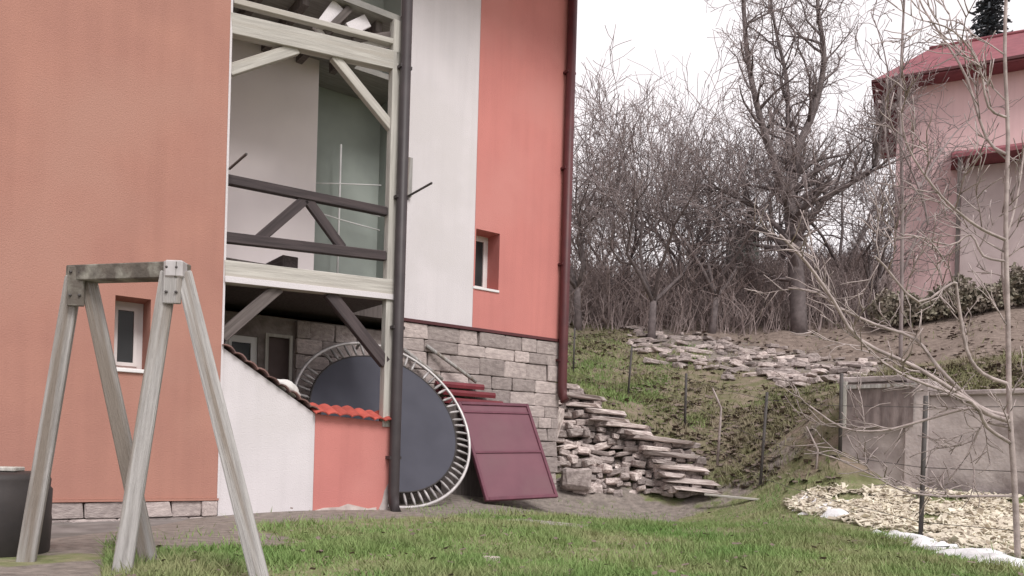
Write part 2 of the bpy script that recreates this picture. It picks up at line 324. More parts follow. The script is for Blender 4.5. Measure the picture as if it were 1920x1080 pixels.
# ------------------------------------------------------------------ the house
house = empty('house', 'two-storey terracotta and white rendered house with timber balcony frame and stone base', 'house', HM)
def wall_with_hole(name, s0, s1, z0, z1, t0, t1, hole, m, parent):
    a, b, c, d = hole
    return boxes(name, [((s0, t0, z0), (a, t1, z1)), ((b, t0, z0), (s1, t1, z1)), ((a, t0, z0), (b, t1, c)), ((a, t0, d), (b, t1, z1))], m, parent)
def window(s0, s1, z0, z1, t, parent, sill=True, tsill=None):
    w = bpy.data.objects.new('window', None); COL.objects.link(w); w.parent = parent
    f = 0.055
    boxes('frame', [((s0, t, z0), (s0+f, t+.06, z1)), ((s1-f, t, z0), (s1, t+.06, z1)), ((s0+f, t, z0), (s1-f, t+.06, z0+f)), ((s0+f, t, z1-f), (s1-f, t+.06, z1))], PVC, w)
    boxes('sash', [((s0+f, t-.015, z0+f), (s0+f+.04, t+.04, z1-f)), ((s1-f-.04, t-.015, z0+f), (s1-f, t+.04, z1-f)), ((s0+f+.04, t-.015, z0+f), (s1-f-.04, t+.04, z0+f+.04)), ((s0+f+.04, t-.015, z1-f-.04), (s1-f-.04, t+.04, z1-f))], PVC, w)
    box('pane', (s0+f+.04, t+.015, z0+f+.04), (s1-f-.04, t+.03, z1-f-.04), GLASS, w)
    if sill: box('sill', (s0-.03, tsill if tsill is not None else t-.2, z0-.045), (s1+.01, t-.002, z0-.003), PVC, w, 0.006)
    return w
# front wall of the left part, with its window
wall_with_hole('wall', -7.0, 0.0, 0.19, 9.8, 0.0, 0.55, (-1.13, -0.775, 1.60, 2.37), TERRA, house)
window(-1.13, -0.775, 1.60, 2.37, 0.38, house, True, -0.03)
box('wall_edge_strip', (-0.012, -0.006, 0.19), (0.012, 0.0-.001, 9.8), WHITE, house)
box('drip_edge', (-7.0, -0.025, 0.165), (0.0, 0.30, 0.188), TERRA, house)
box('wall', (-0.25, 0.552, 0.0), (0.0, 1.998, 9.8), GREYW, house)                     # return wall into the porch
# balcony level back walls
box('wall', (0.0, 1.70, 3.02), (1.76, 2.0, 9.8), GREYW, house)
box('wall', (1.76, 2.5, 3.02), (3.158, 2.7, 9.8), GREEN, house)
box('wall', (1.46, 2.003, 3.02), (1.757, 2.69, 9.8), GREEN, house)
box('wall', (3.16, 1.90, 2.853), (3.45, 3.198, 9.8), GREEN, house)
# wing
BS = 4.48
box('wall', (3.16, 1.60, 2.85), (BS-.002, 1.898, 9.8), WHITE, house)
wall_with_hole('wall', BS, 6.36, 2.85, 9.8, 1.602, 2.15, (BS+.012, 4.975, 3.53, 4.48), TERRA2, house)
window(BS+.012, 4.975, 3.53, 4.48, 1.95, house, True, 1.58)
box('wall', (6.10, 2.152, 2.85), (6.358, 7.5, 9.8), TERRA2, house)
box('drip_edge', (3.16, 1.565, 2.80), (6.38, 1.90, 2.848), MAT_NAVY if False else PIPER, house)
box('joint_strip', (BS-.012, 1.592, 2.85), (BS+.01, 1.5995, 9.8), TERRA2, house)
# stone base of the wing
plinth = box('plinth', (3.18, 1.66, -0.3), (6.30, 1.95, 2.797), MORTAR, house)
box('plinth', (6.05, 1.952, -.3), (6.30, 7.5, 2.797), MORTAR, house)
blocks = [rough_block(i, 0.035, 0.06) for i in range(8)]
def lay_blocks(parent, s0, s1, z0, z1, t, depth, hmin, hmax, wmin, wmax, m, name='stone'):
    z = z0; q = random.Random(int(s0*100)+5)
    while z < z1-0.05:
        h = q.uniform(hmin, hmax); h = min(h, z1-z)
        if z1-z-h < 0.08: h = z1-z
        s = s0-(q.random()*0.15)
        while s < s1-0.02:
            w = q.uniform(wmin, wmax); e = min(s+w, s1)
            if s1-e < 0.12: e = s1
            ss = max(s, s0)
            if e-ss > 0.05:
                o = link(name, q.choice(blocks), m, parent)
                o.location = ((ss+e)/2, t+depth/2+q.uniform(-.018, .012), z+h/2); o.scale = ((e-ss)*0.975, depth, h*0.95)
                o.rotation_euler = (0, q.uniform(-.012, .012), q.uniform(-.01, .01))
            s = e
        z += h
for b in blocks: b.materials.append(STONE)
lay_blocks(plinth, 3.17, 6.34, 0.0, 2.79, 1.585, 0.12, 0.18, 0.29, 0.28, 0.62, STONE)
# stone base of the left part
plinth2 = box('plinth', (-7.0, 0.06, -0.3), (-0.02, 0.30, 0.163), MORTAR, house)
lay_blocks(plinth2, -5.0, -0.01, -0.22, 0.16, -0.01, 0.12, 0.17, 0.22, 0.25, 0.60, PALE)
# ground-floor wall under the balcony
wall_u = boxes('wall', [((0.0, 2.0, 0), (0.62, 2.25, 2.68)), ((0.62, 2.0, 0), (1.08, 2.25, 1.7)), ((0.62, 2.0, 2.36), (1.08, 2.25, 2.68)), ((1.08, 2.0, 0), (1.2, 2.25, 2.68)), ((1.56, 2.0, 0), (3.17, 2.25, 2.68)), ((1.2, 2.0, 2.4), (1.56, 2.25, 2.68))], RUBBLE, house)
window(0.62, 1.08, 1.70, 2.36, 2.03, house, False)
door = boxes('door', [((1.2, 2.06, 0.1), (1.56, 2.11, 2.4))], BROWNDOOR, house)
boxes('frame', [((1.18, 1.965, .1), (1.225, 1.998, 2.43)), ((1.535, 1.965, .1), (1.58, 1.998, 2.43)), ((1.225, 1.965, 2.385), (1.535, 1.998, 2.43))], PALEWOOD, door)
lay_blocks(wall_u, 1.62, 3.12, 0.0, 2.66, 1.93, 0.10, 0.2, 0.3, 0.25, 0.5, STONE)
# balcony floor and roof soffit
boxes('balcony_floor', [((0.0, 0.16, 2.80), (2.30, 2.49, 3.0)), ((2.301, 1.62, 2.80), (3.15, 2.49, 2.999))], MIDWOOD, house)
boxes('soffit', [((0.0, 0.02, 6.42), (2.25, 1.59, 6.5)), ((0.0, 1.591, 6.42), (3.155, 2.49, 6.5))], SOFFIT, house)
for s in (0.45, 0.95, 1.45, 1.95): box('rafter', (s-.045, 0.18, 6.28), (s+.045, 1.69, 6.418), MIDWOOD, house)
# timber frame of the balcony, all in the plane of the front wall
bar('beam', (0.0, 0.06, 5.66), (2.22, 0.06, 5.90), 0.14, 0.24, PALEWOOD, house)
bar('beam', (0.02, 0.05, 5.93), (2.17, 0.05, 6.14), 0.10, 0.07, PALEWOOD, house)
bar('brace', (0.0, 0.07, 5.13), (0.80, 0.07, 5.64), 0.09, 0.13, PALEWOOD, house)
bar('brace', (1.28, 0.07, 5.70), (2.12, 0.07, 5.02), 0.09, 0.12, PALEWOOD, house)
for q in (((597, 60), (635, 8)), ((655, 55), (690, 38)), ((680, 86), (742, 72))):
    (x0, y0), (x1, y1) = q; sA, zA = pl(x0, y0, .12); sB, zB = pl(x1, y1, .12)
    bar('sky_gap_board', (sA, .14, zA), (sB, .14, zB), .05, .16, WHITE, house)  # white boards added to stand in for bright sky gaps between the rafters
bar('beam', (1.55, .11, 6.02), (2.15, .11, 6.28), 0.06, 0.08, MIDWOOD, house)
bar('beam', (1.18, .11, 5.98), (1.50, .11, 6.40), 0.06, 0.09, MIDWOOD, house)
bar('post', (2.13, 0.05, 1.1), (2.13, 0.05, 6.42), 0.12, 0.12, POSTWOOD, house, up=(0, 1, 0))
bar('top_rail', (0.0, 0.05, 3.87), (2.06, 0.05, 3.91), 0.10, 0.11, DARKWOOD, house)
bar('bottom_rail', (0.0, 0.05, 3.20), (2.06, 0.05, 3.33), 0.10, 0.12, DARKWOOD, house)
bar('baluster', (0.96, 0.05, 3.845), (0.40, 0.05, 3.25), 0.07, 0.12, DARKWOOD, house)
bar('baluster', (0.98, 0.05, 3.845), (1.46, 0.05, 3.33), 0.07, 0.12, DARKWOOD, house)
bar('beam', (0.0, 0.06, 2.80), (2.22, 0.06, 2.90), 0.16, 0.26, PALEWOOD, house)
bar('fascia', (0.0, -0.03, 2.71), (2.22, -0.03, 2.80), 0.018, 0.07, WHITE, house, bev=0.002)
bar('brace', (0.0, 0.07, 2.05), (0.66, 0.07, 2.72), 0.10, 0.14, MIDWOOD, house)
bar('brace', (1.30, 0.06, 2.74), (2.10, 0.04, 1.93), 0.10, 0.15, DARKWOOD, house)
bar('joist', (0.85, 0.2, 3.08), (0.85, 1.6, 3.08), 0.2, 0.15, DARKWOOD, house)
# downpipes
def pipe(name, s, t, z0, z1, r, m):
    pts = [(s, t, z1), (s, t, z0+.25), (s, t-.01, z0+.12), (s, t-.09, z0)]
    o = tube_obj(name, pts, r, m, house, 12)
    for z in np.arange(z0+.7, z1, 1.7): boxes('bracket', [((s-r-.012, t-.03, z), (s+r+.012, t+r+.03, z+.04))], m, o)
    return o
pipe('downpipe', 2.215, -0.085, -0.02, 9.8, 0.072, PIPE)
pipe('downpipe', 6.34, 1.50, 1.75, 9.8, 0.085, PIPER)
box('corner_strip', (6.362, 1.59, 2.85), (6.41, 1.66, 9.8), WHITE, house)
box('junction_box', (3.165, 1.54, 4.72), (3.25, 1.598, 5.32), GREYWOOD, house)
bar('clothes_arm', (0.02, -0.01, 3.98), (0.02, -0.62, 3.98), 0.02, 0.02, WIRE, house, bev=0)
bar('clothes_arm', (2.33, -0.03, 4.15), (2.36, -0.60, 4.19), 0.02, 0.02, WIRE, house, bev=0)
# drying lines across the open end of the balcony
dry = empty('clothes_line', 'thin pale drying lines strung on a pole inside the timber balcony', 'clothes line', HM)
tube_obj('pole', [(2.35, 2.2, 3.02), (2.35, 2.2, 5.5)], .016, PVC, dry, 6)
for z0, z1 in ((4.78, 5.02), (4.62, 4.52), (4.40, 4.30)):
    tube_obj('line', [(1.80, 2.2, z0), (2.35, 2.19, (z0+z1)/2-.01), (3.05, 2.2, z1)], .010, PVC, dry, 5)
# roof over everything (above the picture)
prism('roof', [(-7.4, 9.8), (6.62, 9.8), (6.62, 10.0), (-.2, 12.0), (-7.4, 10.0)], -0.45, 8.0, TILE, house)
box('wall', (-7.0, 7.5, 0), (6.36, 7.8, 9.8), TERRA, house); box('wall', (-7.0, .552, .0), (-6.7, 7.498, 9.8), TERRA, house)

# ------------------------------------------------------------------ low sloping wall in front of the porch
lw = empty('low_wall', 'low wall with sloping tiled top, half white and half terracotta, below the timber balcony', 'wall', HM)
prism('white_panel', [(0.004, -.25), (1.150, -.25), (1.150, 1.22), (0.004, 1.93)], 0.015, 0.24, WHITE, lw)
prism('terracotta_panel', [(1.152, -.25), (2.19, -.25), (2.19, 1.16), (1.152, 1.22)], 0.015, 0.24, TERRA2, lw)
prism('peeled_render', [(2.02, -.05), (2.185, -.05), (2.185, .36), (2.13, .26), (2.10, .12)], 0.008, 0.0145, CONC, lw)
prism('peeled_render', [(1.16, -.05), (2.02, -.05), (2.02, .05), (1.9, .035), (1.75, .07), (1.62, .10), (1.5, .06), (1.3, .055), (1.16, .02)], 0.0085, 0.0145, PALE, lw)
def tile_mesh(L, w, curve=0.03, thick=0.014):
    bm = bmesh.new(); n = 5; top = []; bot = []
    for j in (0, 1):
        r1 = []; r2 = []
        for i in range(n):
            k = i/(n-1); x = (k-.5)*w; z = curve*math.sin(k*math.pi)
            r1.append(bm.verts.new((x, j*L, z+thick))); r2.append(bm.verts.new((x, j*L, z)))
        top.append(r1); bot.append(r2)
    for i in range(n-1):
        bm.faces.new((top[0][i], top[0][i+1], top[1][i+1], top[1][i])); bm.faces.new((bot[0][i], bot[1][i], bot[1][i+1], bot[0][i+1]))
        bm.faces.new((top[0][i], bot[0][i], bot[0][i+1], top[0][i+1])); bm.faces.new((top[1][i], top[1][i+1], bot[1][i+1], bot[1][i]))
    for j in (0, n-1): bm.faces.new((top[0][j], top[1][j], bot[1][j], bot[0][j]))
    return mesh_of(bm)
tm = tile_mesh(0.36, 0.17); tm.materials.append(TILED); tm2 = tile_mesh(0.34, 0.165); tm2.materials.append(TILE)
slope = math.atan2(1.93-1.22, 1.146)
for i in range(9):        # old tiles down the slope
    k = (i+.5)/9; o = link('tile', tm, None, lw); o.location = (k*1.19, -0.055, 1.945-k*0.72+R.uniform(-.006, .01))
    o.rotation_euler = (R.uniform(-.03, .03), slope, R.uniform(-.03, .03))
for i in range(7):        # brighter tiles on the level end
    o = link('tile', tm2, None, lw); o.location = (1.20+i*0.158, -0.085, 1.215-i*.008+R.uniform(-.004, .004)); o.rotation_euler = (math.radians(20)+R.uniform(-.03, .03), 0, R.uniform(-.02, .02))
bm = bmesh.new(); bmesh.ops.create_icosphere(bm, subdivisions=3, radius=1)
for v in bm.verts:
    k = 1+.12*math.sin(v.co.x*5)*math.sin(v.co.y*4+1)+.08*math.sin(v.co.z*9); v.co = Vector((v.co.x*.17*k, v.co.y*.13*k, (v.co.z*.10 if v.co.z > 0 else v.co.z*.05)*k))
sack = link('sack', mesh_of(bm, True), SACK); sack.matrix_world = HM @ Matrix.Translation((0.83, .13, 1.50)) @ Matrix.Rotation(slope, 4, 'Y'); tag(sack, 'small crumpled white sack lying on the sloping tiled wall top', 'sack')

# ------------------------------------------------------------------ trampoline leaning on the stone base
TR, LEAN = 1.36, math.radians(30)
tz = Vector((0, -math.cos(LEAN), math.sin(LEAN))); tx = Vector((1, 0, 0)); ty = tz.cross(tx)
TM = Matrix(((tx.x, ty.x, tz.x, 2.57), (tx.y, ty.y, tz.y, 0.865), (tx.z, ty.z, tz.z, 1.20), (0, 0, 0, 1)))
tramp = empty('trampoline', 'round trampoline with navy mat tipped on its side behind the low wall', 'trampoline', HM @ TM)
def ring(name, rad, r, m, parent, n=72, k=8, z=0):
    bm = bmesh.new(); rows = []
    for i in range(n):
        an = 2*math.pi*i/n; row = []
        for j in range(k):
            b = 2*math.pi*j/k; rr = rad+r*math.cos(b); row.append(bm.verts.new((rr*math.cos(an), rr*math.sin(an), z+r*math.sin(b))))
        rows.append(row)
    for i in range(n):
        for j in range(k): bm.faces.new((rows[i][j], rows[(i+1) % n][j], rows[(i+1) % n][(j+1) % k], rows[i][(j+1) % k]))
    return link(name, mesh_of(bm, True), m, parent)
ring('frame', TR, 0.024, GALV, tramp)
MR = 1.13
bm = bmesh.new(); nn = 64; vs = [[bm.verts.new((r_*math.cos(2*math.pi*i/nn), r_*math.sin(2*math.pi*i/nn), -0.05*(1-(r_/MR)**2)+zz)) for i in range(nn)] for r_, zz in ((MR, .006), (.8, .006), (.4, .006), (.01, .006))]
for a_, b_ in zip(vs[:-1], vs[1:]):
    for i in range(nn): bm.faces.new((a_[i], a_[(i+1) % nn], b_[(i+1) % nn], b_[i]))
mo = link('mat', mesh_of(bm, True), MAT_NAVY, tramp); ring('hem', MR, 0.014, DRUM, mo, 64, 6)
sm = Tubes(); sm.tube([Vector((MR+.012, 0, 0)), Vector((MR+.06, 0, 0)), Vector((TR-.09, 0, 0)), Vector((TR-.02, 0, 0))], [.010, .022, .022, .010], 6)
sp0 = sm.build('spring', SPRING, tramp)
for i in [k for k in range(1, 64) if k not in (9, 23, 24, 41)]:
    o = link('spring', sp0.data, None, tramp); o.rotation_euler = (R.uniform(-.2, .2), R.uniform(-.006, .006), 2*math.pi*i/64+R.uniform(-.012, .012))
for k in (20, 95, 160, 215, 330):     # leg sockets of the tipped frame
    an = math.radians(k); c0 = Vector((TR*math.cos(an), TR*math.sin(an), 0))
    tube_obj('leg_socket', [c0+Vector((0, 0, -.01)), c0+Vector((0, 0, -.14))], .021, GALV, tramp, 8)

# ------------------------------------------------------------------ maroon panel, wine-red sheets, poles
g0 = hz(*P(4.8, .6, 0).xy)
pa = empty('metal_gate', 'maroon sheet-metal gate leaf with a middle rail leaning against the stone base', 'gate', HM @ Matrix.Translation((4.08, .50, 0.07)) @ Matrix.Rotation(0.03, 4, 'Y').inverted() @ Matrix.Rotation(-math.radians(28), 4, 'X'))
PW, PH = 1.40, 1.72
boxes('frame', [((0, -.03, 0), (.055, .03, PH)), ((PW-.055, -.03, 0), (PW, .03, PH)), ((.055, -.03, 0), (PW-.055, .03, .055)), ((.055, -.03, PH-.055), (PW-.055, .03, PH))], MAROON2, pa, 0.006)
box('rail', (.055, -.024, .80), (PW-.055, .02, .84), MAROON2, pa, 0.004)
box('rail', (.055, -.024, PH-.20), (PW-.055, .02, PH-.16), MAROON2, pa, 0.004)
for z0, z1 in ((.055, .80), (.84, PH-.20), (PH-.16, PH-.055)): box('sheet', (.055, -.006, z0), (PW-.055, .004, z1), MAROON, pa)
def corr_sheet(w, h, m, name, M, label):
    bm = bmesh.new(); n = 48; rows = []
    for j in range(7):
        row = []
        for i in range(n+1):
            x = w*i/n; k = (x/0.18) % 1; y = -0.03*max(0, math.sin(k*2*math.pi)) - 0.004*(j % 2)
            row.append(bm.verts.new((x, y, h*j/6)))
        rows.append(row)
    for j in range(6):
        for i in range(n): bm.faces.new((rows[j][i], rows[j][i+1], rows[j+1][i+1], rows[j+1][i]))
    o = link(name, mesh_of(bm), m); so = o.modifiers.new('s', 'SOLIDIFY'); so.thickness = .006; o.matrix_world = HM @ M
    return tag(o, label, 'roof sheet')
# stacked sheets lie with their ribs level, tipped back behind the maroon panel
def ribbed(w, z, t, s, lab):
    bm = bmesh.new(); prof = [(0, 0), (0.0, .05), (.02, .085), (.06, .085), (.09, .03), (.16, .02), (.18, .06), (.23, .06), (.245, .0)]
    pts = [(y, zz) for y, zz in prof]
    A_ = [bm.verts.new((0, y, zz)) for y, zz in pts]; B_ = [bm.verts.new((w, y, zz)) for y, zz in pts]
    for i in range(len(pts)-1): bm.faces.new((A_[i], B_[i], B_[i+1], A_[i+1]))
    bm.faces.new(A_); bm.faces.new(B_[::-1]); bm.faces.new((A_[0], A_[-1], B_[-1], B_[0]))
    o = link('roof_sheet', mesh_of(bm), WINE); o.matrix_world = HM @ Matrix.Translation((s, t, z)) @ Matrix.Rotation(math.radians(12), 4, 'X'); tag(o, lab, 'roof sheet'); return o
st_base = box('pallet_stack', (3.80, 1.33, -.05), (4.9, 1.57, 1.54), MIDWOOD); st_base.matrix_world = HM; tag(st_base, 'dark stack of boards hidden behind the maroon panel', 'board stack')
ribbed(1.13, 1.56, 1.31, 3.80, 'wine-red ribbed roof sheet, lowest of the pile behind the maroon panel')
ribbed(1.00, 1.69, 1.32, 3.78, 'wine-red ribbed roof sheet in the middle of the pile behind the maroon panel')
ribbed(0.80, 1.81, 1.33, 3.76, 'wine-red ribbed roof sheet, topmost and shortest of the pile')
for (a_, b_, lab) in (((800, 648), (893, 716), 'longer grey wooden pole leaning across the stone base above the red sheets'), ((757, 655), (830, 712), 'shorter grey wooden pole lying close above the trampoline rim')):
    s0, z0 = pl(*a_, 1.54); s1, z1 = pl(*b_, 1.36)
    o = tube_obj('pole', [(s0, 1.54, z0), ((s0+s1)/2, 1.45, (z0+z1)/2), (s1, 1.36, z1)], [.028, .03, .032], GREYWOOD, None, 8); o.matrix_world = HM; tag(o, lab, 'pole')

# ------------------------------------------------------------------ trestle frame in the foreground
def gz(px, py):
    u, v = ray(px, py); Y = EYE/-v; return Vector((u*Y, Y, 0))
tre = empty('timber_trestle', 'tall weathered timber trestle of two A-frames joined by a mossy top beam', 'trestle')
ap2 = at(331, 512, 4.92); ap1 = at(152, 520, 5.22)
def aframe(ap, fl, fr, spread_back):
    ll = gz(*fl); rr = gz(*fr); bd = (ap1-ap2).normalized()
    for foot, sg in ((ll, -1), (rr, 1)):
        top = ap+Vector((sg*.045, 0, .0)); d = (top-foot).normalized()
        up = Vector((0, 1, 0)) if abs(d.y) < .9 else Vector((1, 0, 0))
        o = bar('leg', foot-Vector((0, 0, .03)), top, 0.108, 0.075, GREYWOOD, tre, up=(bd.x*.35, 1, 0), bev=0.008, taper=.9)
aframe(ap2, (226, 1082), (492, 1094), 0); aframe(ap1, (48, 1052), (282, 1056), 0)
bdir = (ap1-ap2).normalized()
bar('top_beam', ap2-bdir*.06+Vector((0, .0, .01)), ap1+bdir*.07+Vector((0, 0, .02)), 0.12, 0.10, MOSSWOOD, tre)
for ap in (ap1, ap2):
    fm = bar('gusset', ap+Vector((0, -.055, -.20)), ap+Vector((0, -.055, .06)), .11, .02, MOSSWOOD if ap is ap1 else GREYWOOD, tre, up=(0, 1, 0))
for ap in (ap1, ap2):
    for dx_, dz_ in ((-.03, .02), (.03, .02), (-.03, -.13), (.03, -.13)):
        tube_obj('bolt', [ap+Vector((dx_, -.064, dz_)), ap+Vector((dx_, -.076, dz_))], .009, WIRE, tre, 6)
ca = box('cap_plate', (-.055, -.075, -.04), (.055, .06, .065), GALV, tre, 0.01); ca.location = ap2+Vector((.01, 0, .0))
# dark drum in the corner
dc = gz(-78, 1060); bm = bmesh.new()
prof = [(0, .60), (.30, .60), (.345, .585), (.36, .55), (.355, .50), (.37, .48), (.365, .30), (.37, .26), (.36, .04), (.34, 0), (0, 0)]
tu = bpy.data.meshes.new('drum'); nn = 40; vv = []; ff = []
for r_, z_ in prof: vv += [(r_*math.cos(2*math.pi*i/nn), r_*math.sin(2*math.pi*i/nn), z_) for i in range(nn)]
for j in range(len(prof)-1): ff += [(j*nn+i, j*nn+(i+1) % nn, (j+1)*nn+(i+1) % nn, (j+1)*nn+i) for i in range(nn)]
bm.free(); tu.from_pydata(vv, [], ff); tu.update(); tu.polygons.foreach_set('use_smooth', [True]*len(ff))
dr = link('drum', tu, DRUM); dr.location = (dc.x-.2, dc.y+.62, -.03); tag(dr, 'dark round drum standing beside the trestle at the house wall', 'drum')
bo = box('board', (-.5, -.09, 0), (.19, .09, .03), PALEWOOD, None, .006); bo.location = (dc.x-.22, dc.y+.62, .575); bo.rotation_euler = (0, 0, .2); tag(bo, 'short pale board lying on the dark drum', 'board')
# concrete apron by the left wall
ap_ = prism('path', [(-7, -.4), (-.05, -.4), (-.05, -.035), (-7, -.085)], -1.5, -.03, mat('yard_concrete', (0.24, 0.22, 0.21), (0.16, 0.145, 0.14), 3, .95, .5, 20, c3=(.13, .12, .11), s3=1.5)); ap_.matrix_world = HM; tag(ap_, kind='structure')

# ------------------------------------------------------------------ dry stone retaining steps at the house corner
rubs = [rough_block(40+i, 0.16, 0.13) for i in range(10)]
for b in rubs: b.materials.append(PALE)
rub2 = [b.copy() for b in rubs]
for b in rub2: b.materials.clear(); b.materials.append(RUBBLE)
dsw = empty('dry_stone_steps', 'stepped heap of pale rough stones and slabs by the stone house corner', 'stone heap')
def put(mesh, p, sc, rot, parent, name='stone'):
    o = link(name, mesh, None, parent); o.location = p; o.scale = sc; o.rotation_euler = rot; return o
q = random.Random(5)
outline = [(1035, 738), (1065, 748), (1110, 768), (1150, 798), (1195, 826), (1225, 850), (1250, 880), (1268, 912)]   # upper edge of the small-stone face
def top_y(px):
    for (x0, y0), (x1, y1) in zip(outline[:-1], outline[1:]):
        if x0 <= px <= x1: return y0+(y1-y0)*(px-x0)/(x1-x0)
    return 905 if px < 1300 else 930
def face_Y(px, py):            # the face leans back as it rises
    return 14.75+0.25*(1-abs((px-1170)/130))+(912-py)/180*1.7
py = 924
while py > 722:
    px = 1034+q.uniform(0, 14)
    while px < 1270:
        w = q.uniform(9, 22)*(1 if q.random() < .75 else 1.8); h = q.uniform(7, 14)
        if top_y(px+w/2) <= py-4:
            Yd = face_Y(px, py)+q.uniform(-.1, .1); p = at(px+w/2, py-h/2+q.uniform(-3, 3), Yd)
            put(q.choice(rub2 if q.random() < .55 else rubs), p, (w*Yd/1500*1.12, q.uniform(.3, .5), h*Yd/1500*1.05), (q.uniform(-.2, .2), q.uniform(-.28, .28), q.uniform(-.4, .4)), dsw)
        px += w*.95
    py -= 11.5
for (x0, x1, y, Yd) in ((1048, 1086, 722, 16.5), (1056, 1128, 741, 16.3), (1066, 1120, 756, 16.1), (1096, 1166, 768, 15.9), (1112, 1172, 783, 15.7), (1140, 1208, 794, 15.6), (1170, 1216, 808, 15.4), (1196, 1294, 822, 15.3), (1206, 1250, 838, 15.1), (1214, 1314, 849, 15.1), (1222, 1270, 864, 14.9), (1226, 1316, 874, 14.9), (1236, 1280, 888, 14.7), (1244, 1336, 898, 14.7), (1262, 1356, 915, 14.5)):
    p = at((x0+x1)/2, y+4, Yd); put(q.choice(rubs), p, ((x1-x0)*Yd/1500*1.05, .6, 9*Yd/1500), (q.uniform(-.06, .06), .07+q.uniform(-.03, .06), q.uniform(-.12, .12)), dsw, 'slab')
    yy = y+13
    while yy < 928:
        xx = x0+4
        while xx < x1-8:
            w = q.uniform(12, 30); p = at(xx+w/2, yy+q.uniform(-2, 2), Yd+.05+q.uniform(-.08, .12)); put(q.choice(rub2), p, (w*Yd/1500*1.1, .5, 12*Yd/1500), (q.uniform(-.15, .15), q.uniform(-.15, .2), q.uniform(-.3, .3)), dsw); xx += w
        yy += 11
        if yy > y+36: break
for (x, y, h) in ((1030, 760, 70), (1044, 800, 60), (1026, 830, 60)):     # upright stones by the pipe foot
    p = at(x, y, 14.6); put(q.choice(rubs), p, (.15, .2, h*14.6/1500), (.1, .25, 0), dsw)
bl = put(rub2[4], at(1082, 898, 14.45), (.5, .4, .40), (0, .03, .1), None, 'stone_block'); tag(bl, 'squared grey stone block at the foot of the stone heap', 'stone block')
o = bar('plank', at(1322, 927, 13.9), at(1445, 939, 13.3), .10, .035, PALEWOOD); tag(o, 'pale plank lying in soil at the foot of the bank', 'plank')
o = bar('plank', at(962, 984, 9.3)+Vector((0, 0, .05)), at(1092, 997, 8.6)+Vector((0, 0, .05)), .24, .035, GREYWOOD); tag(o, 'weathered grey plank lying in the lawn', 'plank')
o = put(rubs[2], gz(922, 1054)+Vector((0, 0, .02)), (.11, .09, .05), (0, 0, .3), None, 'stone'); tag(o, 'single small pale stone lying in the lawn', 'stone')

# ------------------------------------------------------------------ terrace of flat stones above the bank
ter = empty('stone_terrace', 'rows of flat pale stones edging the garden terrace above the grassy bank', 'stone terrace')
for i in range(260):
    k = q.random(); r_ = q.random(); px = 1185+440*k+q.uniform(-20, 20); Yd = (30.3-6.0*k)-r_*5.0+q.uniform(-.4, .4); u_, _ = ray(px, 660); z = hz(u_*Yd, Yd); big = q.random() < .3
    put(q.choice(rub2 if q.random() < .65 else rubs), (u_*Yd, Yd, z+.03), (q.uniform(.4, .9) if big else q.uniform(.12, .4), q.uniform(.2, .4), q.uniform(.08, .16)), (q.uniform(-.15, .15), q.uniform(-.15, .2), .45+q.gauss(0, .35)), ter)

# ------------------------------------------------------------------ concrete wall with rusty sheet
CM = Matrix(((dirc.x, -dirc.y, 0, cA.x), (dirc.y, dirc.x, 0, cA.y), (0, 0, 1, 0), (0, 0, 0, 1)))
cw = empty('concrete_wall', 'old concrete retaining wall with pilasters below the terrace', 'wall', CM)
def cx(px):       # distance along the wall
    u, _ = ray(px, 800); return (u*cA.y-cA.x)/(dirc.x-u*dirc.y)
sB1, sB2 = cx(1700), cx(1742)
box('panel', (0, 0, -.2), (sB1, .7, 2.10), CONC, cw); box('coping', (-.05, -.07, 2.102), (sB1, .72, 2.20), CONC, cw, .015)
box('pilaster', (sB1+.002, -.10, -.2), (sB2, .71, 2.12), CONC, cw, .01)
box('panel', (sB2+.002, 0, -.2), (LC+4, .7, 1.86), CONC, cw); box('coping', (sB2+.002, -.06, 1.862), (LC+4, .72, 1.94), CONC, cw, .015)
box('ledge', (sB2+.002, -.12, .1), (LC+4, -.002, .42), MIDWOOD, cw, .01)
sh = empty('metal_sheet', 'rusty dark metal sheet hung on the concrete wall', 'metal sheet', CM)
s0, s1 = cx(1592), cx(1716)
bm = bmesh.new(); rows = [[bm.verts.new((s0+(s1-s0)*i/40, -.135-.004*math.cos(i/40*7*2*math.pi), z)) for i in range(41)] for z in (1.38, 2.08)]
for i in range(40): bm.faces.new((rows[0][i], rows[0][i+1], rows[1][i+1], rows[1][i]))
o = link('sheet', mesh_of(bm), RUST, sh); o.modifiers.new('s', 'SOLIDIFY').thickness = .006
box('batten', (s0-.03, -.185, 2.00), (s1+.03, -.155, 2.06), GREYWOOD, sh); box('batten', (s0-.05, -.19, 1.34), (s0, -.12, 2.12), PALEWOOD, sh)

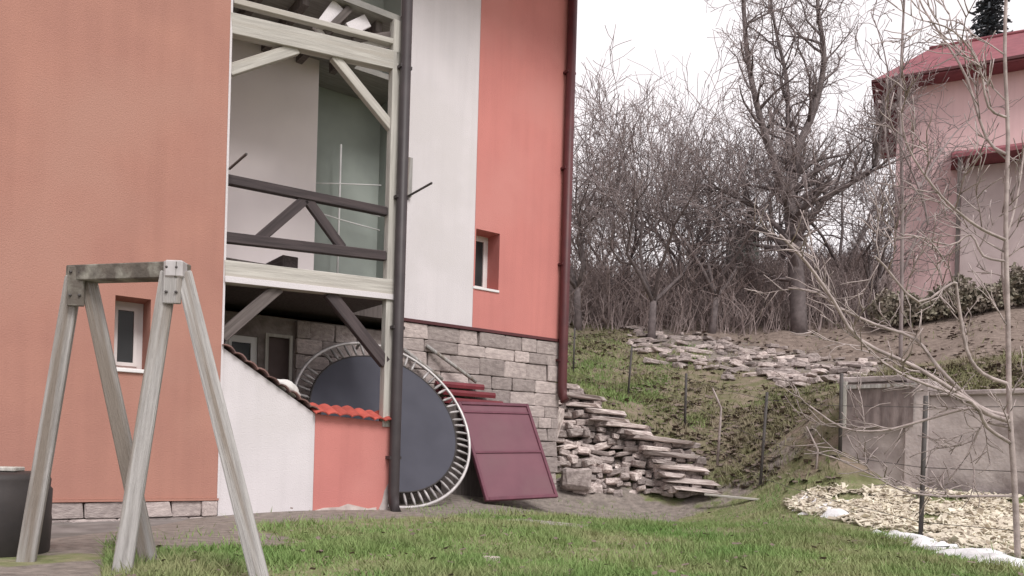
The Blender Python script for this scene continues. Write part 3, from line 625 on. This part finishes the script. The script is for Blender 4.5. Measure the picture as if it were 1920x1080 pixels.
# ------------------------------------------------------------------ wire fence
fen = empty('wire_fence', 'thin wire fence on dark metal posts climbing the grassy bank', 'fence')
tops = []
for (px, y0, y1, Y, lean) in ((1730, 742, 1002, 9.3, 10), (1430, 735, 918, 13.9, 14), (1285, 700, 802, 17, 3), (1180, 650, 747, 20, 8), (1076, 615, 705, 23, 3)):
    b0 = at(px-lean*.4, y1, Y); b1 = at(px+lean*.6, y0, Y); g = hz(b0.x, b0.y); b0.z = min(b0.z, g)-.1
    tube_obj('post', [b0, b1], .026 if Y < 15 else .028, WIRE, fen, 6); tops.append((b0+Vector((0, 0, .1)), b1))
ext = (Vector((tops[0][0].x+2.2, 6.5, 0)), Vector((tops[0][0].x+2.2, 6.5, 1.6))); tube_obj('post', [ext[0]-Vector((0, 0, .1)), ext[1]], .026, WIRE, fen, 6)
chain = [ext]+tops
for A, B in zip(chain[:-1], chain[1:]):
    for k in (.12, .5, .92):
        p0 = A[0].lerp(A[1], k); p1 = B[0].lerp(B[1], k); m_ = (p0+p1)/2-Vector((0, 0, .04)); tube_obj('wire', [p0, m_, p1], .004, WIRE, fen, 4)
p2 = at(1578, 700, 13.0); p2b = at(1575, 850, 13.0); o = tube_obj('stake', [p2b, p2], .03, WIRE, None, 6); tag(o, 'dark metal stake standing at the corner of the concrete wall', 'stake')

# ------------------------------------------------------------------ bare trees
def branch(T, p, d, L, r, lvl, q, maxl, spread=0.7, droop=0.0, leaf=0.0, n0=6, upw=0.25):
    rmin = .009 if L > .5 or lvl < 2 else .0075
    if n0 == 5: rmin = .0048
    segs = 5 if lvl < 2 else 4 if lvl < 3 else 3
    pts = [p.copy()]; rad = [r]; dd = d.normalized()
    for i in range(segs):
        dd = (dd+Vector((q.gauss(0, .24), q.gauss(0, .24), q.gauss(0, .20)+upw*.2-droop*.1))).normalized()
        pts.append(pts[-1]+dd*L/segs); rad.append(max(r*(1-.75*(i+1)/segs), rmin))
    tgt = T['trunk'] if lvl < 2 else T['crown']
    tgt.tube(pts, rad, max(3, n0-lvl))
    if lvl >= maxl:
        if q.random() < leaf:
            s = q.uniform(.025, .055); T['crown'].quad(pts[-1], Vector((s, 0, q.uniform(-s, s)*.6)), Vector((0, s*.5, s)))
        return
    offshoots(T, pts, rad, lvl, q, maxl, L, spread, droop, leaf, n0, upw)
def offshoots(T, pts, rad, lvl, q, maxl, L, spread, droop, leaf, n0, upw, num=None, start=.25):
    num = num or (7 if lvl == 0 else 6 if lvl == 1 else 5)
    for j in range(num):
        k = start+(1-start)*(j+q.random()*.8)/num; f = min(k*(len(pts)-1), len(pts)-1.001); i = int(f); p = pts[i].lerp(pts[i+1], f-i); dd = (pts[i+1]-pts[i]).normalized()
        ax = Vector((q.gauss(0, 1), q.gauss(0, 1), q.gauss(0, 1))); ax = (ax-dd*ax.dot(dd)).normalized()
        nd = (dd*math.cos(spread)+ax*math.sin(spread)+Vector((0, 0, upw))).normalized()
        branch(T, p, nd, L*q.uniform(.42, .68), max(rad[i]*q.uniform(.4, .6), .007), lvl+1, q, maxl, spread, droop, leaf, n0, upw)
def bare_tree(name, label, px, Y, height, seed, lean=0, limbs=4, maxl=3, group=None, leaf=.3, tr=.11, fork=.25, spread=.7, m1=BARK, m2=TWIG):
    q = random.Random(seed); u, _ = ray(px, 600); x = u*Y; z = hz(x, Y)
    root = empty(name, label, 'tree', Matrix.Translation((x, Y, z)), group)
    T = {'trunk': Tubes(), 'crown': Tubes()}
    fh = height*fork; pts = [Vector((0, 0, -.3)), Vector((lean*.15, 0, fh*.4)), Vector((lean*.4, 0, fh))]; T['trunk'].tube(pts, [tr*1.25, tr, tr*.85], 8)
    for i in range(limbs):
        an = 2*math.pi*(i+q.random()*.6)/limbs; sp = q.uniform(.25, .65)
        d = Vector((math.cos(an)*sp+lean*.3, math.sin(an)*sp, 1))
        branch(T, pts[-1]-Vector((0, 0, .05)), d, (height-fh)*q.uniform(.75, 1.05), tr*.6, 0, q, maxl, spread, 0, leaf, 6)
    T['trunk'].build('trunk', m1, root); T['crown'].build('crown', m2, root); return root
# the big tree: its limbs follow the photograph's forks
def poly_tree(name, label, base, limbs, Y, seed, m1, m2, r0, num, maxl, L, leaf=.3, spread=.75, lvl0=0, upw=.2, n0=6):
    q = random.Random(seed); T = {'trunk': Tubes(), 'crown': Tubes()}; bp = at(*base, Y); bp.z = hz(bp.x, bp.y)-.2
    root = empty(name, label, 'tree', Matrix.Translation(bp))
    for limb, ra, rb, dy in limbs:
        raw = []
        for i, pxy in enumerate(limb):
            Yp = Y+dy*i/(max(len(limb)-1, 1)); raw.append(at(*pxy, Yp)-bp if pxy != base else Vector((0, 0, 0)))
        pts = []
        for i in range(len(raw)-1):
            for k in range(3):
                w = k/3; a0 = raw[max(i-1, 0)]; a1 = raw[i]; a2 = raw[i+1]; a3 = raw[min(i+2, len(raw)-1)]
                pts.append(0.5*((2*a1)+(a2-a0)*w+(2*a0-5*a1+4*a2-a3)*w*w+(3*a1-a0-3*a2+a3)*w**3))
        pts.append(raw[-1]); rad = [ra+(rb-ra)*i/(len(pts)-1) for i in range(len(pts))]
        T['trunk'].tube(pts, rad, 7)
        if num: offshoots(T, pts, rad, lvl0, q, maxl, L, spread, 0, leaf, n0, upw, num=num, start=.2)
    T['trunk'].build('trunk', m1, root); T['crown'].build('crown', m2, root); return root
poly_tree('bare_tree', 'tallest bare tree with a stout forked trunk on the terrace before the pink house', (1500, 600),
    [([(1500, 600), (1490, 470), (1482, 390), (1486, 330)], 0.300, 0.213, 0),
     ([(1484, 400), (1450, 300), (1425, 220), (1402, 110), (1392, -20), (1385, -90)], 0.163, 0.044, -1.2),
     ([(1486, 335), (1500, 270), (1528, 200), (1545, 110), (1534, 20), (1530, -90)], 0.175, 0.050, .5),
     ([(1485, 340), (1478, 250), (1475, 150), (1455, 60), (1440, -30)], 0.125, 0.031, 1.2),
     ([(1492, 450), (1545, 375), (1600, 340), (1640, 310), (1652, 230), (1668, 150)], 0.138, 0.037, -1.0),
     ([(1490, 460), (1430, 400), (1370, 365), (1320, 345)], 0.112, 0.031, 1.0)], 29, 3, BARK, TWIG, .2, 20, 3, 3.7, 0, .95)
G1 = 'bare garden trees massed behind the terrace'
LB = 'bare many-branched garden tree in the thicket behind the stone terrace'
for (px, Y, h, ln, sd, fk, lb) in ((1085, 29, 8.6, -.2, 21, .22, 'bare garden tree growing closest to the coral wing and its maroon downpipe'), (1150, 31, 9.0, .2, 22, .15, LB), (1222, 28, 8.2, .1, 23, .2, 'bare garden tree standing just beside the yellow drum'), (1275, 32, 9.2, -.1, 24, .2, LB),
        (1335, 29, 8.0, .3, 25, .2, 'bare leaning garden tree between the yellow drum and the plank shed'), (1415, 34, 8.0, -.2, 26, .2, 'bare garden tree rooted beside the grey-green plank shed'), (1575, 33, 8.0, .2, 28, .2, 'bare garden tree between the tallest tree and the pink house'), (1640, 30, 6.0, .1, 29, .12, 'small bare tree at the end of the dark hedge'),
        (1120, 38, 9.0, 0, 30, .2, LB), (1460, 37, 8.2, .1, 31, .2, LB), (1310, 37, 9.0, -.1, 34, .2, LB)):
    bare_tree('bare_tree', lb, px, Y, h*.80, sd, ln, limbs=4, maxl=3, group=G1 if lb == LB else None, leaf=0, tr=.13, fork=fk, spread=.85)
LS = 'low bare bushy shrub in the brushwood behind the stone terrace'
for i, (px, Y, h) in enumerate(((1075, 31, 5), (1110, 33, 5.5), (1140, 29.5, 4.6), (1190, 32, 5.4), (1250, 30, 5), (1300, 33, 5.5), (1345, 31, 4.6), (1395, 32, 4), (1435, 31, 3.6), (1545, 31, 3.4), (1600, 32, 3.2))):
    bare_tree('bare_shrub', LS, px, Y, h*.62, 60+i, 0, limbs=5, maxl=2, group='bare shrubs behind the terrace', leaf=0, tr=.05, fork=.04, spread=.6, m1=BRUSH, m2=BRUSH)['category'] = 'shrub'
# young stems in front of the pink house
poly_tree('bare_tree', 'slender bare multi-stemmed tree rising in front of the pink house', (1692, 560),
    [([(1692, 560), (1692, 405), (1688, 190), (1695, 10), (1700, -60)], .05, .018, 0),
     ([(1692, 480), (1740, 420), (1700, 300), (1660, 230), (1636, 264)], .03, .01, -.6),
     ([(1692, 420), (1735, 330), (1790, 250), (1832, 215)], .03, .01, .4),
     ([(1690, 520), (1730, 420), (1765, 400), (1800, 370), (1830, 300)], .03, .01, -.5),
     ([(1692, 420), (1660, 260), (1664, 130), (1640, 38)], .03, .01, .5)], 20, 8, TWIG, TWIG, .05, 7, 2, 1.5, .1)
# near tree at the right with pale arching branches
poly_tree('bare_tree', 'near bare tree with long pale arching branches reaching over the wood chips', (1912, 1040),
    [([(1912, 1040), (1902, 900), (1893, 770), (1890, 600), (1886, 425), (1890, 255), (1884, 100), (1888, -40)], .028, .013, 0),
     ([(1893, 790), (1850, 775), (1820, 753), (1720, 690), (1612, 637), (1562, 562), (1512, 492), (1462, 440)], .024, .010, -.5),
     ([(1892, 780), (1835, 762), (1760, 690), (1716, 636), (1640, 608), (1572, 576), (1530, 548), (1478, 540)], .020, .009, .5),
     ([(1891, 720), (1842, 700), (1812, 655), (1795, 555), (1786, 530), (1722, 566), (1660, 500), (1640, 480)], .018, .008, -.3),
     ([(1893, 800), (1848, 790), (1821, 765), (1712, 794), (1650, 808), (1580, 802), (1518, 761)], .017, .008, .6),
     ([(1894, 830), (1850, 800), (1821, 753), (1708, 710), (1642, 668), (1600, 620)], .018, .008, -.6),
     ([(1893, 780), (1846, 790), (1813, 855), (1778, 901)], .012, .006, .2),
     ([(1904, 930), (1862, 930), (1760, 930), (1693, 920), (1634, 890), (1557, 855)], .014, .006, .3),
     ([(1886, 450), (1842, 430), (1800, 400), (1750, 350), (1700, 270), (1690, 200)], .015, .006, -.4),
     ([(1890, 290), (1850, 260), (1812, 145), (1770, 75), (1730, 13), (1715, -30)], .014, .006, .4),
     ([(1888, 220), (1853, 200), (1835, 120), (1790, 60), (1740, 40)], .012, .005, -.3),
     ([(1889, 590), (1880, 480), (1905, 380), (1925, 250)], .018, .008, .3),
     ([(1887, 490), (1844, 480), (1820, 440), (1780, 460), (1700, 440), (1650, 470)], .012, .006, .2)], 7.3, 12, PALEBARK, PALEBARK, .05, 8, 4, .85, .0, .6, 2, .12, 5)
sa = tube_obj('sapling', [at(1345, 872, 15), at(1350, 800, 14.9), at(1352, 765, 14.9), at(1336, 728, 14.8)], [.028, .024, .02, .016], PALEBARK, None, 6); tag(sa, 'bent pale sapling stem on the grassy bank beside the fence', 'sapling')
sa = tube_obj('sapling', [at(1528, 905, 13.2), at(1533, 843, 13.1), at(1512, 800, 13.0)], [.022, .018, .012], PALEBARK, None, 6); tag(sa, 'short forked dry stem between fence post and wood chips', 'sapling')

# ------------------------------------------------------------------ undergrowth, hedge, spruce
q = random.Random(77); T = Tubes(); xs = []
for _ in range(4600):
    Y = q.uniform(29, 42); px = q.uniform(1040, 1660); u, _ = ray(px, 560); xs.append((u*Y, Y))
zs = heights(xs)
for (x, y), z in zip(xs, zs):
    p = Vector((x, y, z-.05)); h = q.uniform(.6, 2.3); d = Vector((q.gauss(0, .35), q.gauss(0, .3), 1)); p1 = p+d*h*.5; d2 = d+Vector((q.gauss(0, .4), q.gauss(0, .4), 0)); p2 = p1+d2*h*.5
    T.tube([p, p1, p2], [.02, .014, .007], 3)
    for _ in range(3):
        a0 = p.lerp(p2, q.uniform(.3, .95)); T.tube([a0, a0+Vector((q.gauss(0, .3), q.gauss(0, .3), q.uniform(.1, .5)))], [.011, .006], 3)
o = T.build('undergrowth', BRUSH, None, False); tag(o, 'tangle of brown brushwood stems under the bare trees', 'undergrowth', kind='stuff')
def hedge(px0, px1, Y, h, seed, label):
    q = random.Random(seed); root = None; u0, _ = ray(px0, 560); u1, _ = ray(px1, 560); A = Vector((u0*Y, Y, hz(u0*Y, Y))); B = Vector((u1*Y, Y, hz(u1*Y, Y)))
    root = empty('hedge', label, 'hedge', Matrix.Translation((A+B)/2)); mid = (A+B)/2; T = Tubes(); S = Tubes()
    for _ in range(9000):
        k = q.random(); c = A.lerp(B, k)-mid; w = .7*math.sqrt(q.random()); an = q.uniform(0, math.pi); hh = h*(.85+.2*math.sin(k*17)+.1*math.sin(k*41))
        p = c+Vector((0, w*math.cos(an), .05+hh*q.random()**.7*(1-.25*abs(math.cos(an))))); s = q.uniform(.03, .07)
        x = Vector((q.gauss(0, 1), q.gauss(0, 1), q.gauss(0, 1))).normalized(); y = x.cross(Vector((q.gauss(0, 1), q.gauss(0, 1), q.gauss(0, 1)))).normalized(); T.quad(p, x*s, y*s*.7)
    for i in range(60):
        c = A.lerp(B, q.random())-mid; S.tube([c, c+Vector((q.gauss(0, .2), q.gauss(0, .2), h*q.uniform(.6, 1.1)))], [.02, .008], 4)
    T.build('foliage', HEDGE, root, False); S.build('stem', BRUSH, root); return root
hedge(1640, 1960, 28, 1.35, 4, 'dense dark hedge below the pink house')
def spruce(px, Y, h, label, seed):
    q = random.Random(seed); u, _ = ray(px, 200); x = u*Y; z = hz(x, Y); root = empty('spruce_tree', label, 'tree', Matrix.Translation((x, Y, z)))
    tube_obj('trunk', [(0, 0, -.2), (0, 0, h*.5), (0, 0, h)], [.28, .16, .03], BARK, root, 8); T = Tubes()
    for i in range(420):
        k = .12+.88*i/420; an = i*2.4; zz = h*k; L = (1-k)*h*.24+.25; d = Vector((math.cos(an), math.sin(an), -.25)); 
        for j in range(16):
            f = q.random(); p = Vector((0, 0, zz))+d*L*f+Vector((q.gauss(0, .08), q.gauss(0, .08), q.gauss(0, .06)-.15*f)); s = q.uniform(.10, .24)
            xx = (d+Vector((q.gauss(0, .4), q.gauss(0, .4), q.gauss(0, .3)))).normalized(); yy = xx.cross(Vector((q.gauss(0, 1), q.gauss(0, 1), 1))).normalized(); T.quad(p, xx*s, yy*s*.28)
    T.build('crown', NEEDLE, root, False); return root
_z = hz(ray(1862, 200)[0]*48, 48); spruce(1850, 48, at(1850, -60, 48).z-_z, 'dark spruce rising behind the pink house roof', 9)

# ------------------------------------------------------------------ pink house, shed, drum
HY = 33.0; pc = at(1684, 150, HY); gzp = hz(pc.x+2, HY)-.4
ph = empty('house', 'pink rendered house with a red hipped roof above the bare garden', 'house', Matrix.Translation((pc.x, HY, 0)) @ Matrix.Rotation(math.radians(-27), 4, 'Z'))
ez = at(1668, 162, HY).z; rz_ = at(1740, 98, HY+2).z
W_, D_ = 9.0, 7.0
wx = (2.6, 3.5)
boxes('wall', [((0, 0, gzp), (5.2, .3, ez)), ((6.3, 0, gzp), (W_, .3, ez)), ((5.2, 0, gzp), (6.3, .3, ez-3.0)), ((5.2, 0, ez-1.4), (6.3, .3, ez)), ((0, .301, gzp), (.3, D_, ez)), ((W_-.3, .301, gzp), (W_, D_, ez)), ((.301, D_-.3, gzp), (W_-.301, D_, ez))], PINK, ph)
wn_ = bpy.data.objects.new('window', None); COL.objects.link(wn_); wn_.parent = ph
boxes('frame', [((5.2, .12, ez-3), (5.3, .2, ez-1.4)), ((6.2, .12, ez-3), (6.3, .2, ez-1.4)), ((5.3, .12, ez-3), (6.2, .2, ez-2.9)), ((5.3, .12, ez-1.5), (6.2, .2, ez-1.4)), ((5.72, .12, ez-2.9), (5.78, .2, ez-1.5))], PVC, wn_); box('pane', (5.3, .15, ez-2.9), (6.2, .17, ez-1.5), GLASS, wn_)
ov = .95; bm = bmesh.new(); E = [bm.verts.new(v) for v in ((-ov, -ov, ez), (W_+ov, -ov, ez), (W_+ov, D_+ov, ez), (-ov, D_+ov, ez))]; Rg = [bm.verts.new((1.1, D_/2, rz_+.45)), bm.verts.new((W_-1.1, D_/2, rz_+.45))]; E2 = [bm.verts.new(v.co-Vector((0, 0, .16))) for v in E]
for f in ((E[0], E[1], Rg[1], Rg[0]), (E[1], E[2], Rg[1]), (E[2], E[3], Rg[0], Rg[1]), (E[3], E[0], Rg[0])): bm.faces.new(f)
for i in range(4): bm.faces.new((E[i], E2[i], E2[(i+1) % 4], E[(i+1) % 4]))
bm.faces.new(E2); rf = link('roof', mesh_of(bm), PINKROOF, ph)
tube_obj('ridge', [(1.1, D_/2, rz_+.48), (W_-1.1, D_/2, rz_+.48)], .09, PINKROOF, rf, 8)
boxes('gutter', [((-ov, -ov-.1, ez-.1), (W_+ov, -ov-.002, ez+.0))], PIPER, rf)
cz = at(1800, 300, HY-1).z; prism_pts = [(1.9, cz-.1), (W_, cz-.1), (W_, cz+.1), (1.9, cz+.1)]
cn = bpy.data.objects.new('canopy', None); COL.objects.link(cn); cn.parent = ph
bm = bmesh.new(); vs = [bm.verts.new(v) for v in ((2.0, -1.5, cz-.25), (W_, -1.5, cz-.25), (W_, -.01, cz+.35), (2.0, -.01, cz+.35), (2.0, -1.5, cz-.4), (W_, -1.5, cz-.4), (W_, -.01, cz-.4), (2.0, -.01, cz-.4))]
for f in ((0, 1, 2, 3), (7, 6, 5, 4), (0, 4, 5, 1), (1, 5, 6, 2), (3, 2, 6, 7), (0, 3, 7, 4)): bm.faces.new([vs[i] for i in f])
link('canopy_roof', mesh_of(bm), PINKROOF, cn)
for x in (2.2, 5.0, 8.0): box('canopy_post', (x, -1.4, gzp-1), (x+.14, -1.26, cz-.4), MIDWOOD, cn)
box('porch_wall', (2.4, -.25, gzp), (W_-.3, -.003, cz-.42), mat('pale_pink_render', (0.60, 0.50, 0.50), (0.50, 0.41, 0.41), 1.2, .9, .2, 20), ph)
SY = 36; sp_ = at(1390, 520, SY); sz = hz(sp_.x, SY)
shd = empty('shed', 'narrow grey-green plank shed with a slanted roof among the bare trees', 'shed', Matrix.Translation((sp_.x, SY, sz)) @ Matrix.Rotation(.2, 4, 'Z'))
hh = at(1390, 436, SY).z-sz
for i in range(6): box('plank', (-.55+i*.185, -.5, -.1), (-.55+i*.185+.175, -.46-.004*(i % 2), hh), SHEDW, shd)
boxes('wall', [((-.55, -.458, -.1), (-.5, .5, hh)), ((.5, -.458, -.1), (.55, .5, hh)), ((-.5, .45, -.1), (.5, .5, hh))], SHEDW, shd)
bar('roof', (0, -.75, hh+.02), (0, .7, hh+.3), 1.4, .06, MIDWOOD, shd)
YD = 33.5; u_, _ = ray(1203, 560); yz = hz(u_*YD, YD)
yd = Tubes(); yd.tube([Vector((0, 0, -.02)), Vector((0, 0, .06)), Vector((0, 0, .45)), Vector((0, 0, .5)), Vector((0, 0, .55)), Vector((0, 0, .98)), Vector((0, 0, 1.03)), Vector((0, 0, 1.03))], [.24, .26, .26, .275, .26, .26, .22, .01], 16)
yo = yd.build('drum', YEL); yo.location = (u_*YD, YD, yz); tag(yo, 'yellow plastic drum half hidden by the bare trees', 'drum')

# ------------------------------------------------------------------ wood chips and snow
q = random.Random(8); T = Tubes(); xs = []
def in_chips(px, py):
    top = 918+max(0, (1560-px))*.10+max(0, px-1700)*.10; bot = 955+(px-1480)*.21; return 1470 < px < 1990 and top < py < bot
rc = np.random.RandomState(4); pxs = rc.uniform(1470, 1990, 16000); pys = rc.uniform(905, 1070, 16000)
kk = [i for i in range(16000) if in_chips(pxs[i], pys[i])]; UV = np.array([ray(pxs[i], pys[i]) for i in kk]); hit = np.zeros(len(kk)); free = np.ones(len(kk), bool)
for Yt in np.arange(6.5, 12.6, .12):
    zt = heights(np.c_[UV[:, 0]*Yt, np.full(len(kk), Yt)]); h_ = free & (EYE+UV[:, 1]*Yt <= zt+.03); hit[h_] = Yt+rc.uniform(-.06, .06, h_.sum()); free &= ~h_
xs = [(UV[i, 0]*hit[i], hit[i]) for i in range(len(kk)) if hit[i] > 0 and math.sin(UV[i, 0]*hit[i]*4.1+hit[i])*math.sin(hit[i]*3.7-UV[i, 0]*5)+.5*math.sin(hit[i]*9+UV[i, 0]*hit[i]*6) > -.35+.5*rc.random_sample()-.35][:5200]
zs = heights(xs)
for (x, y), z in zip(xs, zs):
    p = Vector((x, y, z+q.uniform(0, .07))); L = q.uniform(.02, .085)*(1 if q.random() < .85 else 1.5); a0 = Vector((q.gauss(0, 1), q.gauss(0, 1), q.gauss(0, .35))).normalized(); b0 = a0.cross(Vector((q.gauss(0, .5), q.gauss(0, .5), 1))).normalized(); c0 = a0.cross(b0)*.006
    b = len(T.v); w = q.uniform(.012, .042); T.v += [p-a0*L-b0*w-c0, p+a0*L-b0*w-c0, p+a0*L*.9+b0*w-c0, p-a0*L+b0*w-c0, p-a0*L-b0*w+c0, p+a0*L-b0*w+c0, p+a0*L*.9+b0*w+c0, p-a0*L+b0*w+c0]
    T.f += [(b, b+3, b+2, b+1), (b+4, b+5, b+6, b+7), (b, b+1, b+5, b+4), (b+1, b+2, b+6, b+5), (b+2, b+3, b+7, b+6), (b+3, b, b+4, b+7)]
o = T.build('wood_chips', CHIP, None, False); tag(o, 'cream wood chips spread below the concrete wall', 'wood chips', kind='stuff')
def snow(poly, label, seed):
    q = random.Random(seed); bm = bmesh.new(); n = 40; top = []
    W2 = []
    for (px, py) in poly:
        u, v = ray(px, py); Y = 9
        for _ in range(30): z = hz(u*Y, Y)+.02; Y = Y*.5+.5*min(14, max(5, (z-EYE)/v))
        W2.append(Vector((u*Y, Y, 0)))
    rows = []
    for i in range(n+1):
        f = i/n*(len(W2)-1); k = min(int(f), len(W2)-2); c = W2[k].lerp(W2[k+1], f-k); d = (W2[k+1]-W2[k]).normalized(); nn_ = Vector((-d.y, d.x, 0)); w = 2.0*max(.02, .13+.08*math.sin(i*.7+seed)+.05*math.sin(i*1.9)+q.uniform(-.04, .04))*min(1, .3+3*min(i, n-i)/n)
        row = []
        for j in range(7):
            k2 = (j-3)/3; p = c+nn_*w*k2*(1+q.uniform(-.12, .12)); p.z = hz(p.x, p.y)-.02+.10*(1-k2*k2)-.07*(.5+.5*math.sin(i*.83+j*.9+seed*2))*(.5+.5*math.sin(i*.31+1.3))+q.uniform(-.012, .012); row.append(bm.verts.new(p))
        rows.append(row)
    for i in range(n):
        for j in range(6): bm.faces.new((rows[i][j], rows[i+1][j], rows[i+1][j+1], rows[i][j+1]))
    o = link('snow_patch', mesh_of(bm, True), SNOW); tag(o, label, 'snow patch')
snow([(1488, 955), (1520, 960), (1580, 971)], 'shorter strip of white leftover snow at the corner of the wood chips', 1)
snow([(1652, 998), (1700, 1008), (1740, 1022), (1790, 1030), (1860, 1050), (1930, 1062)], 'longer strip of white leftover snow along the lawn edge of the wood chips', 2)

# ------------------------------------------------------------------ grass, dry grass and litter
rs = np.random.RandomState(3)
def blades(name, xy, hmin, hmax, w, m, label, dens=None):
    z = heights(xy); n = len(xy); base = np.c_[xy, z-.005]; an = rs.uniform(0, 2*np.pi, n); h = rs.uniform(hmin, hmax, n)*(1+.45*np.clip(nz(xy[:, 0], xy[:, 1], 2.6, 1.3), -.8, 1.6))*np.where(rs.random_sample(n) < .03, 1.7, 1); wd = np.c_[np.cos(an), np.sin(an), np.zeros(n)]*(w*rs.uniform(.6, 1.4, n))[:, None]
    tip = base+np.c_[rs.normal(0, .5, n)*h, rs.normal(0, .5, n)*h, h]
    VV = np.stack([base-wd, base+wd, tip], 1).reshape(-1, 3); FF = np.arange(3*n).reshape(-1, 3)
    me = bpy.data.meshes.new(name); me.from_pydata(VV.tolist(), [], FF.tolist()); me.update(); o = link(name, me, m); return tag(o, label, 'grass', kind='stuff')
def nz(x, y, f, ph): return np.sin(x*f+ph)*np.sin(y*f*.9+ph*1.7)+.6*np.sin(x*f*2.3-y*f*1.1+ph)+.4*np.sin(y*f*3.1+x*f*.7)
def scatter(n, y0, y1, keep):
    Y = y0+(y1-y0)*rs.random_sample(n)**1.3; X = (rs.uniform(-760, 1050, n)/1500)*Y; k = keep(X, Y); return np.c_[X[k], Y[k]]
def keep_lawn(x, y):
    s, t = house_st(x, y); z = heights(np.c_[x, y]); d = np.clip((-t-.7+.35*nz(x, y, 2.1, 1.))/1.7, 0.03, 1)**1.3; d = np.where(s > 6.2, np.clip((14.2-y)/1.2, 0, 1), d); d = np.where((s > 2.4) & (s <= 6.2), np.clip((-t+.15+.3*nz(x, y, 2.1, 1.))/1.8, 0.02, 1)**1.2, d)
    px = 960+x/y*1500; py = 850+(EYE-z)/y*1500+.028*(px-960)
    d = d*(1-.75*((px > 1465) & (py > 905) & (py < 965+(px-1480)*.21)))
    clump = np.clip(.72+.38*nz(x, y, 1.7, .4), .12, 1); d = d*np.where(z > .5, .0, 1)
    path = (s < -.1) & (t > -2.9+.3*np.sin(s*3)+.2*np.sin(s*7+1)) & (rs.random_sample(len(s)) < .93); return (rs.random_sample(len(x)) < d*clump) & ~path
blades('grass', scatter(260000, 4.2, 15.2, keep_lawn), .025, .075, .006, GRASS, 'short patchy green lawn in front of the house')
def keep_bank(x, y, litter=False):
    s, t = house_st(x, y); z = heights(np.c_[x, y]); ok = (z > .28) & ((s > 6.6) | (t > 4)); px = 960+x/y*1500; ok &= ~((px > 1575) & (y < 14.3) & (z < 1.5)); far = y > 28.6-6.0*(px-1185)/440; ok &= ~(far & (rs.random_sample(len(x)) < (0 if litter else .8))); ok &= ~((y > 24-6.0*(px-1185)/440) & (px > 1185) & (rs.random_sample(len(x)) < .75)); return ok & (rs.random_sample(len(x)) < np.clip(.5+.4*nz(x, y, 1.1, 2), .1, .9))
xy = scatter(190000, 11, 30, keep_bank); blades('dry_grass', xy, .05, .17, .012, DRYG, 'dull mottled grass on the rising bank')
xy = np.r_[scatter(52000, 11, 36, lambda x, y: keep_bank(x, y, True)), scatter(1300, 4.3, 14.5, keep_lawn)]; z = heights(xy); T = Tubes()
for (x, y), zz in zip(xy, z):
    s = random.uniform(.03, .075)*(1 if zz > .25 else .38); a0 = random.uniform(0, 6.28); T.quad(Vector((x, y, zz+random.uniform(.01, .07))), Vector((math.cos(a0)*s, math.sin(a0)*s, random.uniform(-.3, .3)*s)), Vector((-math.sin(a0)*s*.6, math.cos(a0)*s*.6, random.uniform(-.3, .5)*s)))
o = T.build('leaf_litter', LITTER, None, False); tag(o, 'fallen brown leaves scattered over the bank', 'leaves', kind='stuff')

def keep_green(x, y):
    s, t = house_st(x, y); px = 960+x/y*1500; return (s > 6.8) & (px < 1330) & (rs.random_sample(len(x)) < np.clip(.55+.5*nz(x, y, .9, 3)-(px-1150)/300, 0, 1))
xy = scatter(160000, 16.5, 27, keep_green); blades('grass', xy, .05, .13, .013, GRASS, 'brighter green grass at the top of the bank behind the house')
